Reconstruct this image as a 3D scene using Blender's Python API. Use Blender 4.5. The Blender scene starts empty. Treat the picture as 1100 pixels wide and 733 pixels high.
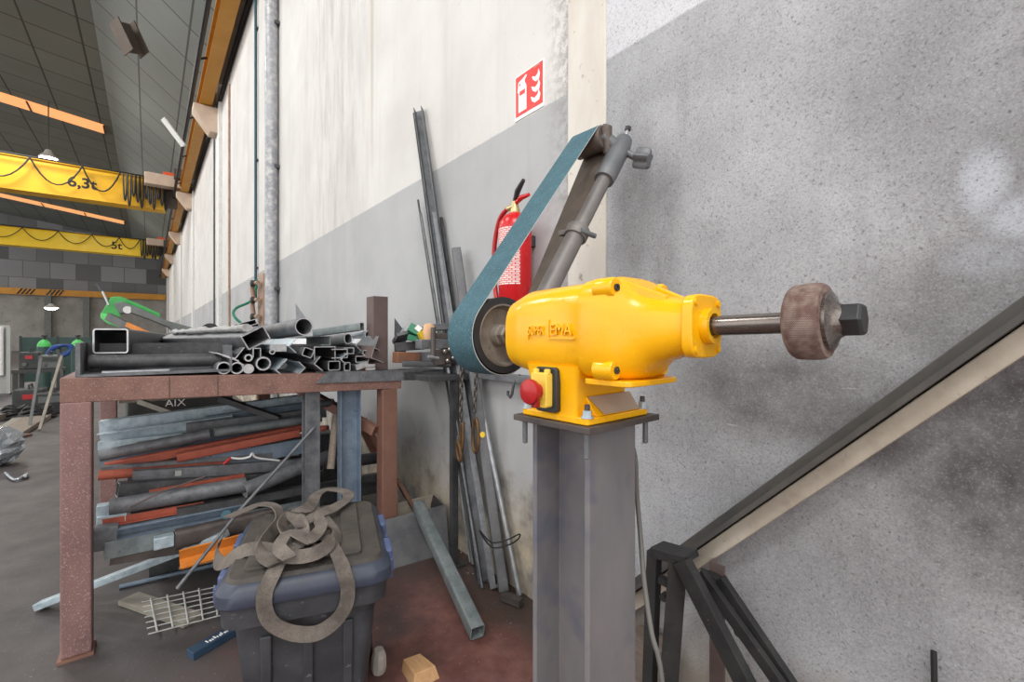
import bpy, bmesh, math, random
from mathutils import Vector as V, Matrix
random.seed(7)
C = bpy.context.scene.collection
PI = math.pi
# ------------------------------------------------------------------ survey helpers (room metres, +x along wall, +y into wall)
FP, HC, CX, CY = 488.9, 1.25, 550.0, 362.0
def ray(px, py):
    u = (px - CX) / FP; v = (CY - py) / FP
    return V((-.7818 + .6235 * u, .6235 + .7818 * u, v))
def _pt(d, t): return V((d.x * t, d.y * t, HC + d.z * t))
def onX(px, py, x): d = ray(px, py); return _pt(d, x / d.x)
def onY(px, py, y): d = ray(px, py); return _pt(d, y / d.y)
def onZ(px, py, z): d = ray(px, py); return _pt(d, (z - HC) / d.z)
def onD(px, py, D): return _pt(ray(px, py), D)
def depth(p): return -.7818 * p[0] + .6235 * p[1]
WALL = 1.425
# ------------------------------------------------------------------ materials
def lin(c):
    def f(v):
        v /= 255.0
        return v / 12.92 if v <= .04045 else ((v + .055) / 1.055) ** 2.4
    return (f(c[0]), f(c[1]), f(c[2]), 1)
class NT:
    def __init__(s, name, world=False):
        s.m = bpy.data.materials.new(name); s.m.use_nodes = True
        s.t = s.m.node_tree; s.n = s.t.nodes; s.l = s.t.links
        s.b = s.n['Principled BSDF']; s.co = s.n.new('ShaderNodeNewGeometry').outputs['Position'] if world else s.n.new('ShaderNodeTexCoord').outputs['Object']
    def mapped(s, sc=(1, 1, 1), loc=(0, 0, 0), rot=(0, 0, 0)):
        m = s.n.new('ShaderNodeMapping'); m.inputs['Scale'].default_value = sc; m.inputs['Location'].default_value = loc
        m.inputs['Rotation'].default_value = rot
        s.l.new(s.co, m.inputs[0]); return m.outputs[0]
    def noise(s, vec, scale, detail=4, rough=.55):
        n = s.n.new('ShaderNodeTexNoise'); n.inputs['Scale'].default_value = scale; n.inputs['Detail'].default_value = detail
        n.inputs['Roughness'].default_value = rough; s.l.new(vec, n.inputs['Vector']); return n.outputs['Fac']
    def ramp(s, fac, a, b):
        n = s.n.new('ShaderNodeMapRange'); n.inputs[1].default_value = a; n.inputs[2].default_value = b
        s.l.new(fac, n.inputs[0]); return n.outputs[0]
    def math(s, op, a, b=None, clamp=False):
        n = s.n.new('ShaderNodeMath'); n.operation = op; n.use_clamp = clamp
        for i, x in enumerate((a, b)):
            if x is None: continue
            if isinstance(x, (int, float)): n.inputs[i].default_value = x
            else: s.l.new(x, n.inputs[i])
        return n.outputs[0]
    def mix(s, fac, a, b):
        n = s.n.new('ShaderNodeMix'); n.data_type = 'RGBA'
        if isinstance(fac, (int, float)): n.inputs[0].default_value = fac
        else: s.l.new(fac, n.inputs[0])
        for i, x in ((6, a), (7, b)):
            if isinstance(x, tuple): n.inputs[i].default_value = x
            else: s.l.new(x, n.inputs[i])
        return n.outputs[2]
    def sep(s):
        n = s.n.new('ShaderNodeSeparateXYZ'); s.l.new(s.co, n.inputs[0]); return n.outputs
    def comb(s, x, y, z):
        n = s.n.new('ShaderNodeCombineXYZ')
        for i, v in enumerate((x, y, z)):
            if isinstance(v, (int, float)): n.inputs[i].default_value = v
            else: s.l.new(v, n.inputs[i])
        return n.outputs[0]
    def color(s, c):
        if isinstance(c, tuple): s.b.inputs['Base Color'].default_value = c
        else: s.l.new(c, s.b.inputs['Base Color'])
    def bump(s, h, strength=.3, dist=.01):
        n = s.n.new('ShaderNodeBump'); n.inputs['Strength'].default_value = strength; n.inputs['Distance'].default_value = dist
        s.l.new(h, n.inputs['Height']); s.l.new(n.outputs[0], s.b.inputs['Normal'])
    def pbr(s, rough, metal=0):
        if isinstance(rough, (int, float)): s.b.inputs['Roughness'].default_value = rough
        else: s.l.new(rough, s.b.inputs['Roughness'])
        s.b.inputs['Metallic'].default_value = metal
        return s.m
MT = {}
def surf(name, c1, c2, scale=12, rough=.55, metal=0., bump=.15, c3=None, spot=70, thr=(.58, .85), stretch=(1, 1, 1), bd=.004):
    t = NT(name); v = t.mapped(stretch)
    n = t.noise(v, scale, 6, .6)
    col = t.mix(t.ramp(n, .35, .65), lin(c1), lin(c2))
    fine = t.noise(t.co, spot, 3, .6)
    if c3: col = t.mix(t.ramp(fine, *thr), col, lin(c3))
    t.color(col); t.bump(fine, bump, bd)
    r = t.math('ADD', t.math('MULTIPLY', n, .3), rough - .15, True)
    MT[name] = t.pbr(r, metal); return MT[name]
surf('mill_steel', (90, 92, 96), (120, 122, 125), 18, .5, .2, .12, (52, 50, 50), 90)
surf('dark_steel', (54, 55, 57), (80, 80, 82), 14, .5, .2, .12, (104, 100, 96), 80, (.62, .72))
surf('black_steel', (40, 40, 42), (62, 61, 61), 10, .55, .25, .15, (98, 94, 90), 60, (.66, .76))
surf('worn_steel', (90, 91, 95), (114, 114, 116), 9, .55, .1, .12, (140, 138, 136), 50, (.62, .85))
surf('bright_steel', (150, 153, 158), (182, 184, 186), 20, .36, .6, .06)
surf('cut_steel', (170, 172, 174), (205, 205, 205), 30, .4, .5, .05)
surf('galvanised', (150, 167, 176), (186, 199, 206), 26, .42, .2, .06, (120, 130, 138), 60, (.62, .74))
surf('blue_steel', (104, 120, 138), (130, 145, 160), 12, .5, .15, .1, (80, 90, 100), 60, (.62, .74))
surf('green_grey_steel', (104, 113, 115), (132, 140, 140), 14, .5, .15, .1, (80, 84, 84), 70, (.62, .74))
surf('primer_red', (150, 72, 54), (172, 88, 66), 14, .65, 0, .1, (120, 60, 50), 70)
surf('rust_brown', (112, 82, 75), (138, 103, 92), 9, .6, .1, .12, (176, 146, 134), 210, (.57, .7))
surf('rust_brown_plain', (122, 88, 74), (140, 102, 88), 7, .62, .1, .1, (100, 72, 62), 70, (.64, .74))
surf('mauve_primer', (118, 90, 89), (146, 111, 105), 6, .55, .1, .14, (186, 160, 154), 210, (.57, .7), (1, 1, .6))
surf('dark_brown_post', (92, 78, 76), (108, 92, 88), 10, .6, .1, .1)
surf('rust_orange', (150, 96, 64), (120, 88, 72), 12, .7, 0, .15)
surf('orange_paint', (214, 132, 50), (196, 116, 44), 9, .5, 0, .08, (150, 96, 50), 60, (.62, .74))
surf('crane_yellow', (232, 178, 16), (222, 166, 14), 1.5, .45, 0, .0)
surf('crane_yellow_bright', (252, 214, 20), (244, 200, 18), 1.5, .42, 0, .0)
surf('rail_orange', (196, 138, 42), (184, 126, 36), 1.2, .5, 0, .0, (150, 100, 40), 4, (.62, .72))
surf('dark_rubber', (30, 31, 34), (44, 45, 48), 12, .55, 0, .06)
surf('black_plastic', (36, 38, 42), (52, 54, 58), 14, .45, 0, .05)
surf('cable_black', (26, 26, 27), (36, 36, 36), 8, .6)
surf('cable_grey', (92, 90, 88), (110, 108, 104), 8, .6)
surf('yellow_paint', (246, 184, 6), (240, 174, 4), 6, .25, 0, .32, (214, 150, 8), 95, (.7, .8), bd=.0012)
surf('grey_tan_label', (164, 146, 128), (176, 158, 138), 12, .5, 0, .04)
surf('post_steel', (110, 109, 113), (132, 127, 126), 5, .5, .12, .08, (86, 92, 110), 6, (.52, .72), (1, 1, .35))
surf('plate_steel', (76, 70, 68), (98, 90, 86), 12, .5, .35, .1)
surf('shaft_steel', (108, 100, 96), (132, 124, 118), 30, .26, .8, .03, None, 60, (0, 1), (.3, 6, 6))
surf('nut_dark', (46, 46, 48), (66, 66, 68), 14, .42, .5, .05)
surf('arm_grey', (112, 108, 106), (132, 127, 124), 10, .5, .2, .08)
surf('cast_grey', (98, 100, 104), (118, 120, 122), 10, .5, .25, .1)
surf('belt_teal', (50, 84, 96), (63, 98, 109), 26, .8, 0, .35, (98, 134, 140), 260, (.55, .7), bd=.001)
surf('belt_back', (84, 74, 66), (102, 90, 80), 20, .8)
surf('belt_edge', (190, 196, 196), (170, 178, 180), 20, .7)
surf('roller_brown', (82, 72, 66), (110, 100, 92), 18, .5, .3)
surf('hub_iron', (150, 142, 134), (112, 104, 96), 14, .5, .2, .12, (84, 76, 70), 40)
surf('red_paint', (206, 22, 30), (196, 18, 26), 6, .28, 0, .0)
surf('red_plastic', (176, 30, 34), (164, 26, 30), 8, .35)
surf('yellow_plastic', (236, 206, 90), (226, 190, 70), 8, .35)
surf('brass', (196, 180, 130), (210, 196, 150), 10, .3, .7)
surf('webbing', (88, 81, 75), (122, 114, 106), 16, .9, 0, .3, (70, 64, 60), 260, (.5, .8))
surf('box_black', (48, 50, 54), (72, 74, 78), 7, .55, 0, .12, (112, 112, 114), 45, (.66, .74))
surf('box_lid', (64, 72, 88), (48, 53, 66), 7, .45, 0, .08, (58, 62, 72), 30, (.6, .72))
surf('dusty_black', (60, 56, 52), (82, 76, 70), 9, .75, 0, .15, (56, 54, 52), 40, (.58, .7))
surf('blue_plastic', (76, 90, 130), (90, 104, 140), 9, .4)
surf('wood_pale', (196, 150, 104), (214, 172, 128), 9, .7, 0, .1, None, 40, (0, 1), (1, 6, 6))
surf('wood_grey', (118, 106, 96), (140, 128, 116), 10, .75, 0, .15, None, 40, (0, 1), (1, 6, 6))
surf('beige_dust', (188, 179, 164), (160, 149, 134), 9, .7, 0, .1, (150, 140, 126), 50, (.62, .74))
surf('soot_top', (66, 64, 62), (84, 80, 76), 9, .7, 0, .1)
surf('slag', (142, 142, 142), (176, 176, 174), 40, .6, .1, .4)
surf('stone', (170, 164, 156), (196, 190, 182), 20, .8, 0, .3)
surf('white_paint', (226, 226, 222), (212, 212, 208), 10, .5)
surf('bright_white', (244, 244, 242), (236, 236, 234), 10, .5)
surf('corbel_concrete', (206, 184, 164), (190, 168, 150), 3, .8)
surf('pale_grey', (176, 176, 172), (160, 160, 156), 4, .6)
surf('dark_brown', (70, 60, 52), (84, 72, 64), 4, .7)
surf('green_paint', (44, 152, 64), (36, 136, 56), 8, .4)
surf('machine_grey', (84, 88, 86), (104, 106, 104), 6, .5, .1)
surf('machine_dark', (44, 46, 46), (66, 66, 64), 6, .6)
surf('gas_green', (84, 196, 96), (70, 176, 84), 8, .4)
surf('gas_dark', (40, 66, 62), (50, 76, 70), 8, .5)
surf('hose_blue', (30, 64, 130), (40, 80, 150), 8, .5)
surf('hose_green', (30, 120, 92), (36, 132, 100), 8, .5)
surf('pipe_teal', (22, 70, 84), (30, 84, 96), 3, .5)
surf('pipe_galv', (140, 142, 148), (160, 162, 168), 5, .45, .2, .1, (190, 189, 187), 13, (.44, .68), (1, 1, .4))
surf('copper_pipe', (150, 120, 104), (176, 150, 130), 6, .55)
surf('orange_lamp', (236, 96, 40), (226, 86, 36), 5, .4)
surf('foil', (196, 202, 208), (150, 156, 162), 18, .25, .7, .4)
surf('rust_chain', (124, 90, 52), (78, 64, 50), 20, .6, .4, .1)
surf('chain_steel', (112, 106, 100), (78, 74, 70), 20, .45, .6, .1)
surf('carton_green', (24, 110, 76), (30, 122, 84), 8, .5)
surf('carton_yellow', (236, 200, 60), (226, 186, 50), 8, .5)
surf('peach', (226, 184, 144), (210, 168, 128), 10, .7)
surf('label_blue', (40, 62, 84), (50, 72, 94), 8, .5)
surf('board_grey', (128, 122, 112), (148, 142, 130), 8, .75)
surf('sign_red', (226, 42, 34), (220, 38, 30), 6, .4)
surf('text_black', (24, 24, 24), (30, 30, 30), 6, .6)
def emit(name, c, st):
    t = NT(name); t.color(lin(c)); t.b.inputs['Emission Color'].default_value = lin(c); t.b.inputs['Emission Strength'].default_value = st
    MT[name] = t.pbr(.5); return MT[name]
emit('lamp_glow', (255, 255, 250), 25)
emit('skylight', (240, 170, 110), 1.0)

# flap wheel: fine radial ridges round the axis
t = NT('flap_abrasive'); o = t.sep()
ang = t.math('ARCTAN2', t.math('SUBTRACT', o[2], .057), o[1])
rid = t.math('SINE', t.math('MULTIPLY', ang, 110))
rows = t.math('SINE', t.math('MULTIPLY', o[0], 2600))
nz = t.noise(t.co, 60, 4)
col = t.mix(t.ramp(nz, .4, .62), lin((110, 84, 76)), lin((146, 128, 118)))
col = t.mix(t.math('MULTIPLY', t.ramp(rid, -.2, 1), .45), col, lin((84, 62, 56)))
t.color(col); t.bump(t.math('MULTIPLY', rid, rows), .5, .002); MT['flap_abrasive'] = t.pbr(.85)

# webbed extinguisher label: rows of small print
t = NT('extinguisher_print'); o = t.sep()
br = t.n.new('ShaderNodeTexBrick'); br.inputs['Scale'].default_value = 1; br.inputs['Brick Width'].default_value = .022
br.inputs['Row Height'].default_value = .009; br.inputs['Mortar Size'].default_value = .0018; br.inputs['Mortar Smooth'].default_value = .3
br.inputs['Color1'].default_value = lin((238, 232, 228)); br.inputs['Color2'].default_value = lin((226, 190, 186)); br.inputs['Mortar'].default_value = lin((206, 40, 44))
t.l.new(t.comb(o[0], o[2], 0), br.inputs['Vector']); t.color(br.outputs[0]); MT['extinguisher_print'] = t.pbr(.4)

# ---- walls
def blot_mask(t, o, spots):
    tot = None
    for (x, z, rx, rz, s) in spots:
        dx = t.math('DIVIDE', t.math('SUBTRACT', o[0], x), rx); dz = t.math('DIVIDE', t.math('SUBTRACT', o[2], z), rz)
        d = t.math('SQRT', t.math('ADD', t.math('MULTIPLY', dx, dx), t.math('MULTIPLY', dz, dz)))
        f = t.math('MULTIPLY', t.ramp(d, 1, .4), s)
        tot = f if tot is None else t.math('MAXIMUM', tot, f)
    return tot
def wall_smooth():
    t = NT('painted_concrete_panels', True); o = t.sep()
    streak = t.noise(t.mapped((1.6, 1.6, .10)), 2.2, 6, .6)
    streak2 = t.noise(t.mapped((6, 6, .22)), 2.0, 4, .55)
    cloud = t.noise(t.co, 1.6, 5)
    white = t.mix(t.ramp(cloud, .3, .7), lin((203, 200, 196)), lin((219, 217, 213)))
    white = t.mix(t.math('MULTIPLY', t.ramp(streak, .54, .8), .42), white, lin((170, 163, 153)))
    white = t.mix(t.math('MULTIPLY', t.ramp(streak2, .64, .8), .3), white, lin((168, 158, 146)))
    zone = t.math('MULTIPLY', t.ramp(t.math('ABSOLUTE', t.math('SUBTRACT', o[0], -4.7)), 1.5, .2), t.ramp(t.noise(t.mapped((5, 5, .8)), 2, 7, .72), .46, .7))
    white = t.mix(t.math('MULTIPLY', zone, .55), white, lin((150, 143, 134)))
    drip = t.math('MULTIPLY', t.ramp(t.math('ABSOLUTE', t.math('SUBTRACT', o[0], -3.62)), .05, .0), t.ramp(t.math('ADD', o[2], t.math('MULTIPLY', t.noise(t.mapped((6, 6, .8)), 3, 4), 1.2)), 3.2, 3.9))
    white = t.mix(t.math('MULTIPLY', drip, .5), white, lin((168, 150, 128)))
    grey = t.mix(t.ramp(cloud, .3, .7), lin((164, 165, 166)), lin((182, 183, 184)))
    grey = t.mix(t.math('MULTIPLY', t.ramp(streak, .55, .75), .4), grey, lin((152, 150, 146)))
    edge = t.math('ADD', o[2], t.math('MULTIPLY', t.math('SUBTRACT', t.noise(t.co, 30, 3), .5), .012))
    m = t.ramp(edge, 2.314, 2.306)
    col = t.mix(m, white, grey)
    # peeling paint and dirt near the floor
    peel = t.noise(t.co, 5, 6, .65)
    low = t.ramp(t.math('ADD', o[2], t.math('MULTIPLY', t.math('SUBTRACT', peel, .5), 1.1)), .62, .3)
    col = t.mix(t.math('MULTIPLY', low, .8), col, t.mix(t.ramp(peel, .4, .62), lin((120, 112, 104)), lin((206, 190, 160))))
    speck = t.noise(t.co, 60, 2); col = t.mix(t.math('MULTIPLY', t.ramp(speck, .72, .78), .5), col, lin((120, 114, 108)))
    # rough mortar strip beside the pilaster
    strip = t.math('MULTIPLY', t.ramp(o[0], -1.56, -1.4), t.ramp(t.noise(t.co, 24, 5, .7), .42, .6))
    col = t.mix(t.math('MULTIPLY', strip, .8), col, lin((142, 140, 136)))
    # panel joints every 8.8 m
    t.color(col)
    h = t.math('ADD', t.math('MULTIPLY', t.noise(t.co, 70, 3, .5), .2), t.math('MULTIPLY', strip, .8))
    t.bump(h, .12, .006); return t.pbr(.75)
def wall_rough():
    t = NT('rough_rendered_concrete', True); o = t.sep()
    cloud = t.noise(t.co, 2.2, 6, .62); grain = t.noise(t.co, 210, 4, .8); pit = t.noise(t.co, 110, 4, .7)
    streak = t.noise(t.mapped((5, 5, .7)), 2.0, 5, .6)
    g = t.mix(t.ramp(cloud, .32, .68), lin((150, 151, 154)), lin((182, 183, 186)))
    g = t.mix(t.math('MULTIPLY', t.ramp(streak, .55, .75), .35), g, lin((126, 126, 130)))
    w = t.mix(t.ramp(cloud, .32, .68), lin((198, 199, 203)), lin((216, 217, 220)))
    col = t.mix(t.ramp(o[2], 2.356, 2.346), w, g)
    n2 = t.math('MULTIPLY', t.math('SUBTRACT', cloud, .5), .0)
    s = blot_mask(t, o, [(-.03, .98, .40, .46, 1.0), (-.30, 1.04, .30, .22, .8), (-.5, 1.08, .56, .2, .8), (-.1, 1.3, .4, .32, .6), (.02, 1.5, .35, .5, .5), (-.86, 1.0, .24, .2, .45), (-1.05, 1.75, .12, .5, .5), (-.93, 1.6, .1, .4, .35), (-.2, 1.85, .2, .3, .3), (.02, 1.75, .3, .5, .35), (-.2, .7, .6, .4, .4)])  # soot patches, plus dark upright streaks near the pilaster
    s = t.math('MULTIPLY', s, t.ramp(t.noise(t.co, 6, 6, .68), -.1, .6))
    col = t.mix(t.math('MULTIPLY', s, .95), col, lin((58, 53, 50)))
    hal = blot_mask(t, o, [(-.135, 1.59, .05, .095, .9), (-.085, 1.5, .06, .06, .8), (-.13, 1.42, .09, .05, .35)])
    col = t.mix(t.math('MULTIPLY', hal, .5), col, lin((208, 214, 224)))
    pits = t.ramp(pit, .60, .68); col = t.mix(t.math('MULTIPLY', pits, .55), col, lin((78, 76, 76)))
    col = t.mix(t.math('MULTIPLY', t.ramp(grain, .52, .66), .55), col, lin((92, 90, 90)))
    col = t.mix(t.math('MULTIPLY', t.ramp(grain, .46, .34), .2), col, lin((222, 222, 224)))
    scr = t.noise(t.mapped((1.2, 1, 9), rot=(0, .6, 0)), 5, 2, .4)
    col = t.mix(t.math('MULTIPLY', t.ramp(scr, .76, .8), .3), col, lin((226, 226, 226)))
    low = t.ramp(t.math('ADD', o[2], t.math('MULTIPLY', t.math('SUBTRACT', t.noise(t.co, 5, 5), .5), .5)), .34, .12)
    col = t.mix(t.math('MULTIPLY', low, .7), col, lin((150, 136, 118)))
    t.color(col)
    h = t.math('ADD', t.math('MULTIPLY', grain, .5), t.math('MULTIPLY', pits, -.6)); t.bump(h, .45, .005); return t.pbr(.85)
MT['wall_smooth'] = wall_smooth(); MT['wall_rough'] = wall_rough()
surf('pilaster_beige', (216, 211, 202), (202, 195, 184), 4, .8, 0, .2, (160, 148, 132), 24, (.64, .74), (2, 2, .5))
# floor: dusty dark concrete with worn red paint near the bench and post
t = NT('dusty_floor', True); o = t.sep()
cloud = t.noise(t.co, 1.3, 6, .6); fine = t.noise(t.co, 14, 5, .65); grit = t.noise(t.co, 75, 2, .6)
g = t.mix(t.ramp(cloud, .3, .7), lin((60, 56, 56)), lin((88, 82, 81)))
g = t.mix(t.math('MULTIPLY', t.ramp(fine, .5, .72), .4), g, lin((60, 56, 54)))
rm = t.math('ADD', t.math('ADD', t.math('MULTIPLY', o[0], 1.1), t.math('MULTIPLY', o[1], .55)), t.math('MULTIPLY', t.math('SUBTRACT', fine, .5), .9))
r = t.mix(t.ramp(fine, .35, .65), lin((104, 64, 58)), lin((122, 84, 78)))
r = t.mix(t.ramp(cloud, .52, .62), r, lin((78, 56, 48)))
rmask = t.math('MULTIPLY', t.ramp(rm, -2.3, -1.3), t.ramp(cloud, .3, .45))
col = t.mix(rmask, g, r)
corner = t.math('MULTIPLY', t.ramp(o[1], 1.15, 1.3), t.ramp(fine, .35, .55))
col = t.mix(t.math('MULTIPLY', corner, .8), col, lin((62, 58, 56)))
col = t.mix(t.math('MULTIPLY', t.ramp(grit, .68, .74), .55), col, lin((166, 160, 156)))
t.color(col); t.bump(t.math('ADD', fine, t.math('MULTIPLY', grit, .3)), .2, .006)
MT['floor'] = t.pbr(t.math('ADD', t.math('MULTIPLY', t.noise(t.co, 5, 4), .4), .35), 0)
# roof cladding panels
def panels(name, c1, c2, joint, bw, bh, off=0.0, mort=.03, rough=.6):
    t = NT(name)
    br = t.n.new('ShaderNodeTexBrick'); br.offset = off; br.inputs['Scale'].default_value = 1; br.inputs['Brick Width'].default_value = bw
    br.inputs['Row Height'].default_value = bh; br.inputs['Mortar Size'].default_value = mort; br.inputs['Mortar Smooth'].default_value = .2
    br.inputs['Color1'].default_value = lin(c1); br.inputs['Color2'].default_value = lin(c2); br.inputs['Mortar'].default_value = lin(joint)
    t.l.new(t.co, br.inputs['Vector'])
    t.color(t.mix(t.math('MULTIPLY', t.noise(t.co, .8, 4), .3), br.outputs[0], lin(joint))); MT[name] = t.pbr(rough); return t
panels('roof_panels', (112, 117, 112), (103, 108, 104), (38, 39, 39), 1.6, 1.38)
panels('gable_panels', (70, 72, 75), (146, 148, 152), (84, 86, 90), 1.7, 1.5, .5, .03)
surf('far_render', (150, 148, 144), (128, 126, 122), .8, .8, 0, 0, (110, 108, 104), 3, (.6, .75))

# ------------------------------------------------------------------ mesh builder
def frame_of(d, up):
    d = d.normalized(); s = d.cross(up)
    if s.length < 1e-4: s = d.cross(V((0, 1, 0)))
    s.normalize(); return d, s, s.cross(d)
class MB:
    def __init__(s, T=None): s.v = []; s.f = []; s.mi = []; s.cur = 0; s.T = T
    def add(s, vs, fs):
        b = len(s.v); s.v += [(s.T @ V(p)) if s.T else V(p) for p in vs]
        s.f += [tuple(i + b for i in f) for f in fs]; s.mi += [s.cur] * len(fs); return s
    def box(s, lo, hi):
        x0, y0, z0 = lo; x1, y1, z1 = hi
        return s.add([(x0, y0, z0), (x1, y0, z0), (x1, y1, z0), (x0, y1, z0), (x0, y0, z1), (x1, y0, z1), (x1, y1, z1), (x0, y1, z1)],
                     [(0, 3, 2, 1), (4, 5, 6, 7), (0, 1, 5, 4), (1, 2, 6, 5), (2, 3, 7, 6), (3, 0, 4, 7)])
    def cbox(s, c, d): return s.box([c[i] - d[i] / 2 for i in range(3)], [c[i] + d[i] / 2 for i in range(3)])
    def hexa(s, bot, top):
        return s.add(list(bot) + list(top), [(0, 3, 2, 1), (4, 5, 6, 7), (0, 1, 5, 4), (1, 2, 6, 5), (2, 3, 7, 6), (3, 0, 4, 7)])
    def loft(s, loops, cap=True):
        n = len(loops[0]); vs = [p for l in loops for p in l]; fs = []
        for k in range(len(loops) - 1):
            for i in range(n):
                j = (i + 1) % n; fs.append((k * n + i, k * n + j, (k + 1) * n + j, (k + 1) * n + i))
        if cap: fs += [tuple(range(n))[::-1], tuple(range((len(loops) - 1) * n, len(loops) * n))]
        return s.add(vs, fs)
    def extrude(s, outline, off):          # planar outline of 3-D points, thickness vector
        off = V(off); return s.loft([[V(p) for p in outline], [V(p) + off for p in outline]])
    def prof(s, p, q, pr, roll=0, up=V((0, 0, 1))):
        p, q = V(p), V(q); d, a, b = frame_of(q - p, up); c, sn = math.cos(roll), math.sin(roll)
        a, b = a * c + b * sn, b * c - a * sn
        outer, inner = pr; at = lambda o, xy: o + a * xy[0] + b * xy[1]
        ends = []; n = len(outer); vs = [at(p, k) for k in outer] + [at(q, k) for k in outer]
        fs = [(i, (i + 1) % n, n + (i + 1) % n, n + i) for i in range(n)]
        if inner:
            m = 2 * n; vs += [at(p, k) for k in inner] + [at(q, k) for k in inner]
            for i in range(n):
                j = (i + 1) % n
                fs += [(m + j, m + i, m + n + i, m + n + j)]; ends += [(j, i, m + i, m + j), (n + i, n + j, m + n + j, m + n + i)]
        else: ends += [tuple(range(n))[::-1], tuple(range(n, 2 * n))]
        k = s.cur; s.add(vs, fs); b0 = len(s.v) - len(vs)
        s.f += [tuple(i + b0 for i in f) for f in ends]; s.mi += [1] * len(ends); return s
    def tube(s, pts, r, n=10, closed=False, cap=True):
        pts = [V(p) for p in pts]; N = len(pts); rs = r if isinstance(r, (list, tuple)) else [r] * N
        tan = [((pts[(i + 1) % N] if closed or i < N - 1 else pts[i]) - (pts[i - 1] if closed or i > 0 else pts[i])).normalized() for i in range(N)]
        a = tan[0].orthogonal().normalized(); loops = []
        for i in range(N):
            a = (a - tan[i] * a.dot(tan[i])).normalized(); b = tan[i].cross(a)
            loops.append([pts[i] + (a * math.cos(2 * PI * k / n) + b * math.sin(2 * PI * k / n)) * rs[i] for k in range(n)])
        if closed: loops.append(loops[0]); cap = False
        return s.loft(loops, cap)
    def lathe(s, o, d, prf, n=32, up=V((0, 0, 1)), cap=True):
        o = V(o); d, a, b = frame_of(V(d), up)
        return s.loft([[o + d * t + (a * math.cos(2 * PI * k / n) + b * math.sin(2 * PI * k / n)) * r for k in range(n)] for t, r in prf], cap)
    def ribbon(s, pts, nrm, w, th):
        pts = [V(p) for p in pts]; loops = []
        for i, p in enumerate(pts):
            d = (pts[min(i + 1, len(pts) - 1)] - pts[max(i - 1, 0)]).normalized(); nn = V(nrm[i]); nn = (nn - d * nn.dot(d)).normalized(); e = d.cross(nn)
            loops.append([p + e * w / 2 + nn * th / 2, p - e * w / 2 + nn * th / 2, p - e * w / 2 - nn * th / 2, p + e * w / 2 - nn * th / 2])
        return s.loft(loops)
    def build(s, name, mats, parent=None, smooth=None, bevel=0, label=None):
        lo = V([min(v[i] for v in s.v) for i in range(3)]); hi = V([max(v[i] for v in s.v) for i in range(3)])
        org = V(((lo.x + hi.x) / 2, (lo.y + hi.y) / 2, lo.z))
        me = bpy.data.meshes.new(name); me.from_pydata([v - org for v in s.v], [], s.f)
        for m in (mats if isinstance(mats, list) else [mats]): me.materials.append(MT[m])
        me.polygons.foreach_set('material_index', [min(k, len(me.materials) - 1) for k in s.mi])
        bm = bmesh.new(); bm.from_mesh(me); bmesh.ops.recalc_face_normals(bm, faces=bm.faces); bm.to_mesh(me); bm.free()
        if smooth:
            me.polygons.foreach_set('use_smooth', [True] * len(me.polygons)); me.set_sharp_from_angle(angle=math.radians(smooth))
        o = bpy.data.objects.new(name, me); C.objects.link(o)
        if parent: o.parent = parent
        o.location = org - (WL[parent.name] if parent else V((0, 0, 0))); WL[o.name] = org
        if bevel:
            b = o.modifiers.new('edge', 'BEVEL'); b.width = bevel; b.segments = 2; b.limit_method = 'ANGLE'; b.harden_normals = False
        if label: o['label'] = label
        return o
WL = {}
def tag(o, label, cat, group=None):
    o['label'] = label; o['category'] = cat; o['kind'] = 'thing'
    if group: o['group'] = group
    return o
def thing(name, label, cat, loc, group=None):
    o = bpy.data.objects.new(name, None); C.objects.link(o); o.location = loc; o.empty_display_size = .05; WL[o.name] = V(loc)
    return tag(o, label, cat, group)
def struct(o): o['kind'] = 'structure'; return o
def dup(root, off, label, group=None):
    r = root.copy(); C.objects.link(r); r.location = root.location + V(off); r['label'] = label; WL[r.name] = WL[root.name] + V(off)
    if group: r['group'] = group
    for ch in list(root.children):
        c = ch.copy(); C.objects.link(c); c.parent = r
        for g in ch.children: d = g.copy(); C.objects.link(d); d.parent = c
    return r
# profiles (outer loop, inner loop) centred on the axis
def rect(w, h): return ([(-w/2, -h/2), (w/2, -h/2), (w/2, h/2), (-w/2, h/2)], None)
def _rr(w, h, r, n=3):
    pts = []
    for cx, cy, a0 in ((w/2 - r, -h/2 + r, -PI/2), (w/2 - r, h/2 - r, 0), (-w/2 + r, h/2 - r, PI/2), (-w/2 + r, -h/2 + r, PI)):
        for k in range(n + 1): a = a0 + PI/2 * k / n; pts.append((cx + r * math.cos(a), cy + r * math.sin(a)))
    return pts
def rhs(w, h, t=.004, r=None):
    r = r or min(w, h) * .12 + t * .5; return (_rr(w, h, r), _rr(w - 2*t, h - 2*t, max(r - t, .001)))
def pipe(d, t=.004, n=20):
    c = lambda r: [(r * math.cos(2*PI*k/n), r * math.sin(2*PI*k/n)) for k in range(n)]
    return (c(d/2), c(d/2 - t))
def bar(d, n=16): return ([(d/2 * math.cos(2*PI*k/n), d/2 * math.sin(2*PI*k/n)) for k in range(n)], None)
def L(w, h, t=.005): return ([(-w/2, -h/2), (w/2, -h/2), (w/2, -h/2 + t), (-w/2 + t, -h/2 + t), (-w/2 + t, h/2), (-w/2, h/2)], None)
def U(w, h, t=.005): return ([(-w/2, -h/2), (w/2, -h/2), (w/2, h/2), (w/2 - t, h/2), (w/2 - t, -h/2 + t), (-w/2 + t, -h/2 + t), (-w/2 + t, h/2), (-w/2, h/2)], None)
def Z(w, h, t=.005): return ([(-w/2, h/2), (-w/2, h/2 - t), (-t/2, h/2 - t), (-t/2, -h/2), (w/2, -h/2), (w/2, -h/2 + t), (t/2, -h/2 + t), (t/2, h/2)], None)
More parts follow.
